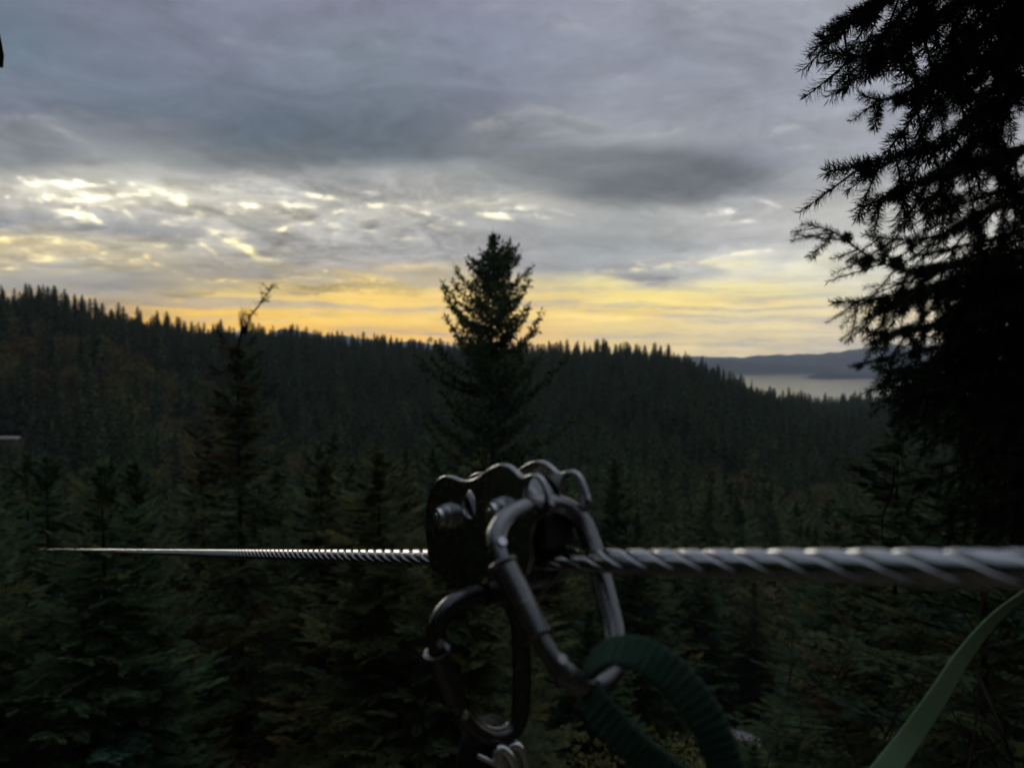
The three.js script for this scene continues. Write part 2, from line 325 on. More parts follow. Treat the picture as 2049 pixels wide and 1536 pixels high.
range('mountains', 'distant mountains above the ridge trees', 10500, 1800, [[-200, 660], [300, 664], [520, 662], [552, 656], [575, 651], [600, 657], [640, 665], [700, 670], [760, 676], [820, 682], [880, 687], [960, 694], [1100, 704], [1400, 712]], -400, 1500, 26, FARROCK, 17);
scene.fog = new THREE.FogExp2(new THREE.Color(0.76, 0.88, 1.0), HAZE);

// ---------------------------------------------------------------- conifers
function needleColor(rand, tone) {                                  // tone: 0 dark green, 1 olive, 2 brown, 3 blue green
  const base = [[0.066, 0.092, 0.040], [0.105, 0.105, 0.034], [0.115, 0.075, 0.042], [0.050, 0.088, 0.056]][tone], k = 0.7 + rand() * 0.65;
  return [base[0] * k * (0.9 + rand() * 0.2), base[1] * k, base[2] * k * (0.9 + rand() * 0.2)];
}
// crown of a fir: whorls of limbs, each carrying sprays; reach(t, az) is the limb length at height t
function firCrown(o) {
  const r = rng(o.seed), out = new Tris({ x: 0, z: 0, up: 0.55 }), wood = [];
  const sprays = [];
  const n = o.limbs, y0 = o.height * o.base, dir = V(), side = V(), tip = V(), p = V(), q = V(), up = V(0, 1, 0);
  for (let i = 0; i < n; i++) {
    const t = Math.pow((i + r() * 0.8) / n, o.pack || 0.85), y = lerp(y0, o.height * 0.985, t), az = i * 2.399963 + (r() - 0.5) * 0.9;
    const L = Math.max(o.minLimb || 0.15, o.reach(t, az) * (0.72 + r() * 0.45) * (r() < (o.gaps || 0.06) ? 0.4 : 1));
    let e = lerp(o.droop ?? -0.35, o.lift ?? 0.55, Math.pow(t, o.liftPow || 1.6)) + (r() - 0.5) * 0.35;
    const steps = Math.max(2, Math.round(L / o.step)), ds = L / steps, tone = o.tone(r, t);
    p.set(0, y, 0); const line = [p.clone()];
    for (let k = 1; k <= steps; k++) {
      const f = k / steps;
      dir.set(Math.sin(az) * Math.cos(e), Math.sin(e), Math.cos(az) * Math.cos(e));
      q.copy(p).addScaledVector(dir, ds);
      side.crossVectors(dir, up).normalize();
      if (f > (o.bare || 0.12)) for (const s of [-1, 1]) {
        const w = o.spray * (1.15 - 0.6 * f) * (0.55 + r() * 0.8) * Math.min(1, 0.22 + L / (o.spray * 2.2)), lift = (r() - 0.62) * 0.7;
        tip.copy(dir).multiplyScalar(0.55 + r() * 0.3).addScaledVector(side, s * (0.55 + r() * 0.4)).addScaledVector(up, lift).normalize();
        if (o.instanced) { const s1 = w * (0.9 + 0.3 * r()); sprays.push({ p: p.clone(), d: tip.clone(), s: s1, roll: (r() - 0.5) * 1.1, c: needleColor(r, tone) }); }
        else if (o.multi) for (let u = 0; u < o.multi; u++) { const a = p.clone().addScaledVector(tip, w * u * 0.28), dd = tip.clone().add(V(r() - 0.5, r() - 0.6, r() - 0.5).multiplyScalar(1.1)).normalize(), c = a.clone().addScaledVector(dd, w * (0.45 + 0.3 * r())); out.kite(a, c, V(r() - 0.5, r() - 0.3, r() - 0.5).cross(dd).normalize(), w * (0.10 + r() * 0.08), needleColor(r, tone)); }
        else if (!o.fine) { const c = tip.clone().multiplyScalar(w).add(p); const sd = V((r() - 0.5), (r() - 0.3), (r() - 0.5)).cross(tip).normalize(); out.kite(p, c, sd, w * (0.2 + r() * 0.14), needleColor(r, tone)); }
        else {
          const m = Math.max(2, Math.round(w / o.fine));
          const a = p.clone();
          for (let j = 0; j < m; j++) {
            const b = a.clone().addScaledVector(tip, w / m);
            for (let u = 0; u < (o.tufts || 2); u++) {
              const d2 = tip.clone().multiplyScalar(0.8).add(V(r() - 0.5, (r() - 0.5), r() - 0.5).multiplyScalar(2.1)).normalize().multiplyScalar(o.fine * (0.9 + r() * 0.9)).add(a);
              const sd = V(r() - 0.5, r() - 0.5, r() - 0.5).normalize();
              out.kite(a, d2, sd, o.fine * (o.plump || 0.2), needleColor(r, tone), 0.5);
            }
            a.copy(b);
          }
        }
      }
      e += (o.curl ?? 0.3) / steps;
      p.copy(q); line.push(p.clone());
    }
    if (o.instanced) sprays.push({ p: p.clone().addScaledVector(dir, -o.spray * 0.3), d: dir.clone(), s: o.spray * 0.8 * Math.min(1, 0.3 + L / 2), roll: 0, c: needleColor(r, tone) });
    const endTip = p.clone().addScaledVector(dir, Math.min(o.spray, L) * 0.5);
    if (!o.instanced) out.kite(p, endTip, side, o.spray * 0.12, needleColor(r, tone));
    if (o.wood) wood.push(limb(line.filter((_, k) => k % 2 === 0 || k === line.length - 1), line.filter((_, k) => k % 2 === 0 || k === line.length - 1).map((_, k, all) => lerp(o.wood * (0.5 + (1 - t) * 0.8), o.wood * 0.15, k / Math.max(1, all.length - 1))), 4));
  }
  // leader
  if (o.instanced) for (let k = 0; k < 9; k++) { const a = k * 2.4, s = o.spray * lerp(0.55, 0.3, k / 8); sprays.push({ p: V(0, o.height - o.spray * (1.5 - k * 0.13), 0), d: V(Math.sin(a) * 0.5, 1, Math.cos(a) * 0.5).normalize(), s, roll: r() * 3, c: needleColor(r, 0) }); }
  else for (let k = 0; k < 10; k++) { const y = o.height * lerp(0.955, 1, k / 9), w = o.spray * 0.45 * (1.1 - k / 10), a = k * 2.4; out.kite(V(0, y - w * 0.3, 0), V(Math.sin(a) * w * 0.7, y + w * 0.6, Math.cos(a) * w * 0.7), V(Math.cos(a), 0, -Math.sin(a)), w * 0.16, needleColor(r, 0)); }
  return { crown: out.geometry(), wood, sprays };
}
// one flat conifer spray of unit length along +z: an axis with side shoots, slightly drooping
const SPRAYS = [1, 2, 3].map((seed) => {
  const r = rng(seed * 31), t = new Tris(), white = (k) => [k, k, k];
  const y = (z) => -0.10 * z * z;
  for (let i = 0; i < 9; i++) {
    const z = 0.04 + i / 9 * 0.9, l = lerp(0.44, 0.13, i / 8) * (0.75 + r() * 0.5);
    for (const s of [-1, 1]) {
      const a = lerp(0.75, 1.05, r()), zz = z + (s > 0 ? 0.04 : 0), p = V(0, y(zz), zz), e = V(s * Math.sin(a) * l, y(zz + l * 0.5) - 0.12 * l + (r() - 0.5) * 0.06, zz + Math.cos(a) * l);
      t.kite(p, e, V(Math.cos(a), (r() - 0.5) * 1.2, -s * Math.sin(a)).normalize(), 0.036 + r() * 0.02, white(0.8 + r() * 0.45), 0.5);
      const m = p.clone().lerp(e, 0.45), e2 = m.clone().add(V(s * l * 0.12, -0.02, l * 0.42)); t.kite(m, e2, V(1, r() - 0.5, 0).normalize(), 0.024, white(0.8 + r() * 0.45), 0.5);
    }
  }
  t.kite(V(0, 0, 0), V(0, y(1.05), 1.05), V(1, 0.3, 0).normalize(), 0.03, white(1), 0.6);
  const g = t.geometry(), n = g.attributes.normal; for (let i = 0; i < n.count; i++) { const v = V(n.getX(i), n.getY(i), n.getZ(i)); if (v.y < 0) v.negate(); v.y += 0.9; v.normalize(); n.setXYZ(i, v.x, v.y, v.z); }
  // turn every face upwards so that face and shading normal agree
  const ps = g.attributes.position; for (let i = 0; i < ps.count; i += 3) { const a = V().fromBufferAttribute(ps, i), b = V().fromBufferAttribute(ps, i + 1), c = V().fromBufferAttribute(ps, i + 2); if (b.clone().sub(a).cross(c.clone().sub(a)).y < 0) { ps.setXYZ(i + 1, c.x, c.y, c.z); ps.setXYZ(i + 2, b.x, b.y, b.z); } }
  return g;
});
function sprayCrown(list, material, parent) {
  const M = new THREE.Matrix4(), col = new THREE.Color(), x = V(), y = V(), up = V(0, 1, 0);
  for (let k = 0; k < SPRAYS.length; k++) {
    const own = list.filter((_, i) => i % SPRAYS.length === k), im = new THREE.InstancedMesh(SPRAYS[k], material, own.length);
    own.forEach((s, i) => {
      x.crossVectors(up, s.d).normalize(); y.crossVectors(s.d, x); const c = Math.cos(s.roll), q = Math.sin(s.roll), X = x.clone().multiplyScalar(c).addScaledVector(y, q), Y = y.clone().multiplyScalar(c).addScaledVector(x, -q);
      M.makeBasis(X, Y, s.d).scale(V(s.s, s.s, s.s)).setPosition(s.p); im.setMatrixAt(i, M); im.setColorAt(i, col.setRGB(...s.c));
    });
    im.name = 'crown'; im.userData.kind = 'stuff'; parent.add(im);
  }
}
function trunkGeometry(height, radius, seed, lean = 0, sides = 7) {
  const r = rng(seed), pts = [], rad = [];
  for (let k = 0; k <= 9; k++) { const t = k / 9; pts.push(V((r() - 0.5) * radius * 0.5 * t + lean * t * t, height * t - (k ? 0 : 1), (r() - 0.5) * radius * 0.5 * t)); rad.push(lerp(radius * 1.15, radius * 0.06, Math.pow(t, 0.8))); }
  return limb(pts, rad, sides);
}
const toneGreen = (r) => (r() < 0.86 ? 0 : r() < 0.6 ? 3 : 1);
const cone = (w, p = 0.8) => (t) => w * Math.pow(1 - t, p) + 0.12;
// prototypes: three for far off, five for the middle distance
const FAR = [[0.0, 7.6, 210, 1], [0.03, 6.6, 200, 2], [0.0, 8.4, 220, 3], [0.04, 5.8, 190, 4]].map(([base, w, limbs, seed]) => {
  const c = firCrown({ seed, height: 26, base: base + 0.12, limbs, reach: cone(w * 0.84, 0.72), step: 1.3, spray: 1.7, tone: toneGreen, droop: -0.35, lift: 0.5 });
  return { crown: c.crown, trunk: trunkGeometry(24.5, 0.25, seed, 0, 5), height: 26 };
});
const MID = [[0.06, 4.4, 170, 11], [0.12, 3.8, 150, 12], [0.05, 5.0, 180, 13], [0.15, 3.4, 150, 14], [0.08, 4.2, 170, 15]].map(([base, w, limbs, seed]) => {
  const c = firCrown({ seed, height: 26, base, limbs, reach: cone(w * 1.4, 0.72), step: 0.8, spray: 1.25, tone: toneGreen, droop: -0.42, gaps: 0.12 });
  return { crown: c.crown, trunk: trunkGeometry(25.5, 0.34, seed, 0, 7), height: 26 };
});
const MIDSPRAY = [[0.06, 4.6, 130, 31], [0.12, 3.9, 120, 32], [0.04, 5.2, 140, 33], [0.1, 4.2, 125, 34]].map(([base, w, limbs, seed]) => {
  const c = firCrown({ seed, height: 26, base, limbs, reach: cone(w * 1.3, 0.72), step: 0.95, spray: 1.9, instanced: true, tone: toneGreen, droop: -0.4, gaps: 0.14, curl: 0.5 });
  return { sprays: c.sprays, trunk: trunkGeometry(25.5, 0.34, seed, 0, 7), height: 26 };
});
const MIDFINE = [[0.06, 4.6, 180, 21], [0.12, 4.0, 170, 22], [0.05, 5.0, 190, 23]].map(([base, w, limbs, seed]) => {
  const c = firCrown({ seed, height: 26, base, limbs, reach: cone(w * 1.3, 0.72), step: 0.62, spray: 1.5, instanced: true, tone: toneGreen, droop: -0.42, gaps: 0.14, curl: 0.5 });
  return { sprays: c.sprays, trunk: trunkGeometry(25.5, 0.34, seed, 0, 7), height: 26 };
});
// broadleaved trees with clumped, ragged crowns
function leafyCrown(o) {
  const r = rng(o.seed), out = new Tris({ x: 0, y: o.height * 0.45, z: 0, up: 0.3, round: true }), boughs = [];
  const clumps = [];
  for (let i = 0; i < o.clumps; i++) {
    const a = i * 2.4 + r(), t = (i + 0.5) / o.clumps, y = o.height * lerp(0.28, 0.95, t), R = o.width * Math.sqrt(Math.max(0.04, 1 - Math.pow((t - 0.35) / 0.68, 2))) * (0.45 + r() * 0.5);
    clumps.push([V(Math.sin(a) * R, y + (r() - 0.5) * 0.8, Math.cos(a) * R), o.width * (0.24 + r() * 0.2)]);
  }
  for (const [c, rad] of clumps) {
    boughs.push(limb([V(0, Math.max(0.5, c.y - o.width * 1.1), 0), V(c.x * 0.5, c.y - rad * 0.8, c.z * 0.5), c.clone()], [0.07, 0.05, 0.015].map((k) => k * o.width / 2.5), 4));
    const k = needleColor(r, o.tone), shade = 0.85 + r() * 0.5;
    for (let i = 0; i < o.leaves; i++) {
      const d = V(r() - 0.5, r() - 0.42, r() - 0.5).normalize(), rr = rad * Math.pow(r(), 0.4) * (0.8 + 0.5 * noise(d.x * 3 + c.x, d.z * 3 + c.y, o.seed));
      const p = c.clone().add(V(d.x * rr, d.y * rr * 0.8, d.z * rr)), l = o.leaf * (0.6 + r() * 0.8);
      const g = V(r() - 0.5, r() - 0.6, r() - 0.5).normalize(), s = V(r() - 0.5, r() - 0.5, r() - 0.5).cross(g).normalize(), j = shade * (0.75 + r() * 0.5);
      out.kite(p, p.clone().addScaledVector(g, l), s, l * 0.32, [k[0] * j, k[1] * j, k[2] * j], 0.45);
    }
  }
  return { crown: out.geometry(), boughs: mergeGeometries(boughs) };
}
const LEAFY = [[9, 3.2, 1, 61], [11, 3.6, 2, 62], [8, 3.4, 1, 63], [10, 3.0, 1, 64]].map(([height, width, tone, seed]) => {
  const c = leafyCrown({ seed, height, width, tone, clumps: 26, leaves: 130, leaf: 0.2 });
  return { crown: c.crown, boughs: c.boughs, trunk: trunkGeometry(height * 0.8, 0.2, seed, 0, 6), height };
});

// ---- scatter over the land: nothing stands on the clearings, and nothing grows above the line of the ridge that the photograph shows
const CLEAR = [[10, 874, 22, 3], [1478, 1466, 26, 2.6], [1240, 1532, 22, 0]].map(([px, py, w, above]) => ({ px, py, w, r: (hit(px, py, above) || { r: 60 }).r }));
CLEAR.push({ px: 205, py: 1510, w: 120, r: 39 });
console.log('clearings', CLEAR.map((c) => c.r.toFixed(0)).join(' '));
const HEROES = [];                                                  // [x, z, clear radius] filled by the near trees below
const CEILING = [[-1600, 330], [-300, 560], [0, 690], [250, 740], [330, 760], [420, 740], [560, 740], [700, 770], [860, 760], [960, 770], [1100, 770], [1300, 800], [1450, 840], [1600, 890], [1700, 930], [1800, 860], [2049, 780], [2600, 600], [4000, 300]];
const spots = [];
function scatter() {
  const r = rng(77);
  const add = (x, z, kind, height, d) => spots.push({ x, z, y: ground(x, z) - 0.3, kind, height, d, turn: r() * 6.283, fat: 0.85 + r() * 0.4, pick: Math.floor(r() * 1e6), shade: 0.75 + r() * 0.5, warm: (r() - 0.5) });
  const grid = (r0, r1, step, half) => {
    for (let gx = -Math.sin(half) * r1; gx < Math.sin(half) * r1; gx += step) for (let gz = -r1; gz < 0; gz += step) {
      const x = gx + (r() - 0.5) * step * 0.95, z = gz + (r() - 0.5) * step * 0.95, d = Math.hypot(x, z), k1 = r(), k2 = r(), k3 = r();
      if (d < r0 || d > r1 || Math.abs(Math.atan2(x, -z)) > half) continue;
      if (HEROES.some((h) => Math.hypot(x - h[0], z - h[1]) < h[2])) continue;
      const patch = noise(x * 0.012 + 3, z * 0.012, 41) + noise(x * 0.04, z * 0.04, 42) * 0.5;
      const px = pxOf(x, z), R = table(RIDGE, px);
      if (d > R + 160) continue;
      let kind = 0, height = lerp(14, 34, k1 * 0.8 + 0.2 * k3);
      if (d > R - 60) height = lerp(18, 29, Math.pow(k1, 1.4));
      if (d > 62 && d < 430 && k2 < (patch > 0.3 ? 0.75 : 0.13)) { kind = 1; height = lerp(10, 20, k1); }
      if (d < 22) { kind = 1; height = lerp(1.6, 3, k1); }
      const y = ground(x, z);
      if (d < R - 60) {                                             // keep below the skyline
        const limit = lerp(table(CEILING, px) + (k3 - 0.5) * 60 + (d < 120 ? 120 : d < 220 ? 50 : 0), table(CANOPY, px) + 10 + 14 * k3, smooth(280, 400, d)), dep = -z, maxTop = (HZ - limit) / F * dep;
        if (y + height > maxTop) height = maxTop - y;
        if (height < 6 && kind === 0) { kind = 1; height = Math.max(2.5, height); }
        if (height < 2.4) continue;
      }
      const wide = (kind ? 3 : 3.6) * height / (kind ? 10 : 26) / -z * F, topY = project(V(x, y + height, z)).y;
      const over = CLEAR.find((c) => d < c.r + 4 && Math.abs(px - c.px) < c.w + wide * 1.5 && topY < c.py + 12);
      if (over) { if (d > over.r - 8) continue; height = (HZ - over.py - 10) / F * -z - y; if (height < 3) continue; if (height < 9) kind = 1; }
      add(x, z, kind, height, d);
    }
  };
  grid(18, 40, 4.2, 1.3); grid(40, 120, 6, 1.3); grid(120, 420, 7, 1.0); grid(420, 1250, 7.8, 0.8);
  for (let i = 0; i < 34; i++) { const a = lerp(-2.1, -1.25, r()), d = lerp(15, 36, r()); add(Math.sin(a) * d, -Math.cos(a) * d, 0, lerp(26, 38, r()), d); spots[spots.length - 1].fat = 0.42; }
  for (let i = 0; i < 90; i++) { const a = lerp(1.35, 4.93, r()), d = lerp(12, 70, Math.pow(r(), 0.7)); add(Math.sin(a) * d, -Math.cos(a) * d, 0, lerp(20, 34, r()), d); spots[spots.length - 1].fat = 0.6; }
}

// ---------------------------------------------------------------- the trees that stand out one by one
function nearFir(o) {                                               // o.px: trunk, o.py: top, o.depth
  const top = at(o.px, o.py, o.depth), y0 = ground(top.x, top.z), height = top.y - y0;
  const g = thing(o.name || 'fir_tree', o.label, 'tree', V(top.x, y0 - 0.2, top.z), o.group);
  HEROES.push([top.x, top.z, o.room || 3]);
  const c = firCrown({ seed: o.seed, height, base: o.base ?? 0.12, limbs: o.limbs, reach: (t, az) => o.reach((1 - t) * height * (1 - (o.base ?? 0.12)), az), step: o.step || 0.32, spray: o.spray || 0.7, fine: o.fine || 0.17, tufts: o.tufts || 2, tone: o.tone || toneGreen, droop: o.droop ?? -0.4, pack: o.pack || 0.75, wood: o.wood ?? 0.035, gaps: o.gaps ?? 0.12, liftPow: o.liftPow, bare: o.bare, lift: o.lift, curl: o.curl, plump: o.plump, instanced: o.instanced });
  part('trunk', trunkGeometry(height * 0.985, o.radius, o.seed, 0, 9), BARK, g);
  part('limbs', mergeGeometries(c.wood), BARK, g);
  if (o.instanced) sprayCrown(c.sprays, FOLIAGE, g); else part('crown', c.crown, FOLIAGE, g);
  return { g, height, top };
}
const PXM = 45 / F;                                                 // metres for a photo pixel at the tall fir
const tallL = [[0, 0], [30, 8], [44, 30], [70, 42], [100, 52], [125, 88], [160, 100], [240, 108], [340, 115], [480, 128], [700, 150], [1200, 160]];
const tallR = [[0, 0], [30, 10], [52, 50], [75, 80], [95, 62], [105, 96], [130, 62], [180, 82], [240, 92], [340, 105], [480, 122], [700, 145], [1200, 155]];
nearFir({ label: 'tall fir whose ragged open crown stands above the ridge line against the yellow sky', px: 985, py: 445, depth: 45, seed: 301, radius: 0.3, limbs: 250, pack: 0.6, plump: 0.34, room: 4.5, step: 0.26, spray: 0.85, fine: 0.2, tufts: 3, gaps: 0.25, liftPow: 0.8, droop: -0.3, lift: 0.2, curl: 1.0,
  reach: (d, az) => { const q = d / PXM, s = (Math.sin(az) + 1) / 2; return lerp(table(tallL, q), table(tallR, q), s) * PXM * (1.2 + 0.55 * noise(q * 0.035, az * 1.4, 5)); } });
{
  const t = nearFir({ label: 'fir with a bare broken leader leaning over the left ridge', px: 474, py: 672, depth: 33, seed: 302, radius: 0.27, limbs: 130, gaps: 0.3, room: 4, reach: (d) => Math.min(4.8, 0.95 + d * 0.3), tone: (r) => (r() < 0.6 ? 0 : r() < 0.7 ? 1 : 2), instanced: true, spray: 1.0, step: 0.36, curl: 0.5 });
  // the dead leader and its twigs
  const rel = (px, py, dz = 0) => at(px, py, 33 + dz).sub(t.g.position), wood = [], r = rng(9);
  const line = [rel(474, 705), rel(484, 660), rel(500, 632), rel(517, 612), rel(528, 597), rel(537, 583), rel(545, 571)];
  wood.push(limb(line, [0.05, 0.045, 0.04, 0.034, 0.028, 0.02, 0.01], 5));
  for (let i = 1; i < line.length; i++) for (let k = 0; k < 8; k++) {
    const p = line[i].clone().lerp(line[i - 1], r()), d = V((r() - 0.5) * 1.4, r() - 0.35, (r() - 0.5) * 1.4).normalize().multiplyScalar(0.25 + r() * 0.4), e = p.clone().add(d);
    wood.push(limb([p, p.clone().addScaledVector(d, 0.5).add(V(0, 0.04, 0)), e], [0.022, 0.014, 0.005], 3));
    for (let m = 0; m < 2; m++) { const b = p.clone().lerp(e, 0.3 + r() * 0.6); wood.push(limb([b, b.clone().add(V(r() - 0.5, r() - 0.4, r() - 0.5).multiplyScalar(0.35))], [0.012, 0.004], 3)); }
  }
  for (let k = 0; k < 26; k++) { const p = rel(476 + r() * 30, 655 - r() * 34, r() - 0.5), e = p.clone().add(V((r() - 0.5) * 0.4, 0.2 + r() * 0.35, (r() - 0.5) * 0.4)); wood.push(limb([rel(480 + r() * 12, 668), p, e], [0.02, 0.014, 0.005], 3)); }
  part('leader', mergeGeometries(wood), BARK, t.g, 'bare leaning leader with short dead twigs');
}
nearFir({ label: 'slender fir with a thin straight trunk showing beside the fir with the broken leader', px: 668, py: 846, depth: 38, seed: 303, radius: 0.2, limbs: 170, room: 3.2, reach: (d) => Math.min(3.8, 0.3 + d * 0.3), gaps: 0.2, instanced: true, spray: 0.95, step: 0.36 });
const wet = (d) => Math.min(4.8, 0.25 + d * 0.42);
const NEAR_FIRS = [[262, 905, 44, 1], [96, 1010, 52, 2], [1232, 905, 52, 3], [812, 880, 60, 4], [1275, 1010, 46, 5], [560, 1000, 48, 6], [1080, 1000, 46, 7], [370, 1130, 36, 9], [905, 1120, 40, 10], [760, 1180, 36, 12], [1180, 1200, 36, 13], [1745, 1080, 30, 14], [1650, 1240, 52, 15]];
NEAR_FIRS.forEach(([px, py, depth, k]) => nearFir({ label: 'full green fir rising from the near slope below the steel cable', group: 'firs on the near slope', px, py, depth, seed: 310 + k, radius: 0.2 + (k % 3) * 0.04, limbs: 150 + (k % 4) * 12, room: 3.4, reach: wet, instanced: true, spray: 1.1, step: 0.42, curl: 0.5, tone: k % 5 === 2 ? (r) => (r() < 0.5 ? 1 : 0) : k % 5 === 4 ? (r) => (r() < 0.45 ? 2 : 0) : toneGreen }));
nearFir({ label: 'dense fir behind the hanging needle branches on the right', px: 1800, py: 812, depth: 15, seed: 340, radius: 0.16, limbs: 130, room: 3, reach: (d) => Math.min(2.7, 0.3 + d * 0.55), instanced: true, spray: 0.6, step: 0.22, wood: 0.02 });
nearFir({ label: 'dark young fir standing close under the big fir', px: 1985, py: 600, depth: 9.5, seed: 341, radius: 0.12, limbs: 120, room: 2, reach: (d) => Math.min(1.7, 0.15 + d * 0.5), instanced: true, spray: 0.5, step: 0.17, wood: 0.015 });

// broad olive bushes low on the slope
function bush(px, py, depth, width, tone, seed, label, group) {
  const top = at(px, py, depth), y0 = ground(top.x, top.z), height = top.y - y0, g = thing('broadleaf_tree', label, 'tree', V(top.x, y0 - 0.2, top.z), group);
  HEROES.push([top.x, top.z, width * 0.8]);
  const c = leafyCrown({ seed, height, width, tone, clumps: 64, leaves: 300, leaf: 0.15 });
  part('trunk', trunkGeometry(height * 0.8, 0.18, seed, 0, 7), BARK, g); part('boughs', c.boughs, BARK, g); part('crown', c.crown, FOLIAGE, g);
}
bush(205, 1345, 41, 4.2, 1, 401, 'broad olive green broadleaf tree with a rounded ragged crown');
bush(-10, 1320, 40, 3.2, 1, 402, 'yellowish leafy tree beside the broad olive one');
bush(330, 1420, 44, 2.6, 1, 403, 'low leafy tree half hidden behind the broad olive one');
bush(90, 1450, 38, 2.4, 2, 404, 'brown leaved tree in front of the olive ones');

// bare saplings and brushwood on the right slope
function bareSapling(px, py, depth, seed, label, group) {
  const top = at(px, py, depth), y0 = ground(top.x, top.z), height = top.y - y0, r = rng(seed), g = thing('bare_sapling', label, 'sapling', V(top.x, y0 - 0.2, top.z), group);
  const line = []; for (let k = 0; k <= 8; k++) line.push(V((r() - 0.5) * 0.3 * k / 4, height * k / 8, (r() - 0.5) * 0.3 * k / 4));
  part('stem', limb(line, line.map((_, k) => lerp(0.035, 0.005, k / 8)), 5), DEADWOOD, g);
  const tw = [];
  for (let k = 0; k < 26; k++) {
    const i = 3 + Math.floor(r() * 5), p = line[i].clone().lerp(line[Math.min(8, i + 1)], r()), d = V(r() - 0.5, 0.25 + r() * 0.4, r() - 0.5).normalize(), l = 0.3 + r() * 0.7;
    const m = p.clone().addScaledVector(d, l * 0.5).add(V((r() - 0.5) * 0.1, 0, (r() - 0.5) * 0.1)), e = p.clone().addScaledVector(d, l).add(V(0, -0.1 * r(), 0));
    tw.push(limb([p, m, e], [0.012, 0.008, 0.003], 4)); tw.push(limb([m, m.clone().add(V(r() - 0.5, r() - 0.2, r() - 0.5).multiplyScalar(0.4))], [0.006, 0.002], 3));
  }
  part('twigs', mergeGeometries(tw), DEADWOOD, g).userData.kind = 'stuff';
}
[[1735, 1385, 8, 1], [1690, 1290, 11, 2], [1850, 1330, 9, 3], [1560, 1240, 13, 4], [2020, 1020, 6, 5], [1960, 1180, 7, 6], [1330, 1430, 16, 7]].forEach(([px, py, d, k]) => bareSapling(px, py, d, 500 + k, 'leafless grey sapling with thin twigs on the slope below the cable', 'leafless saplings on the slope'));

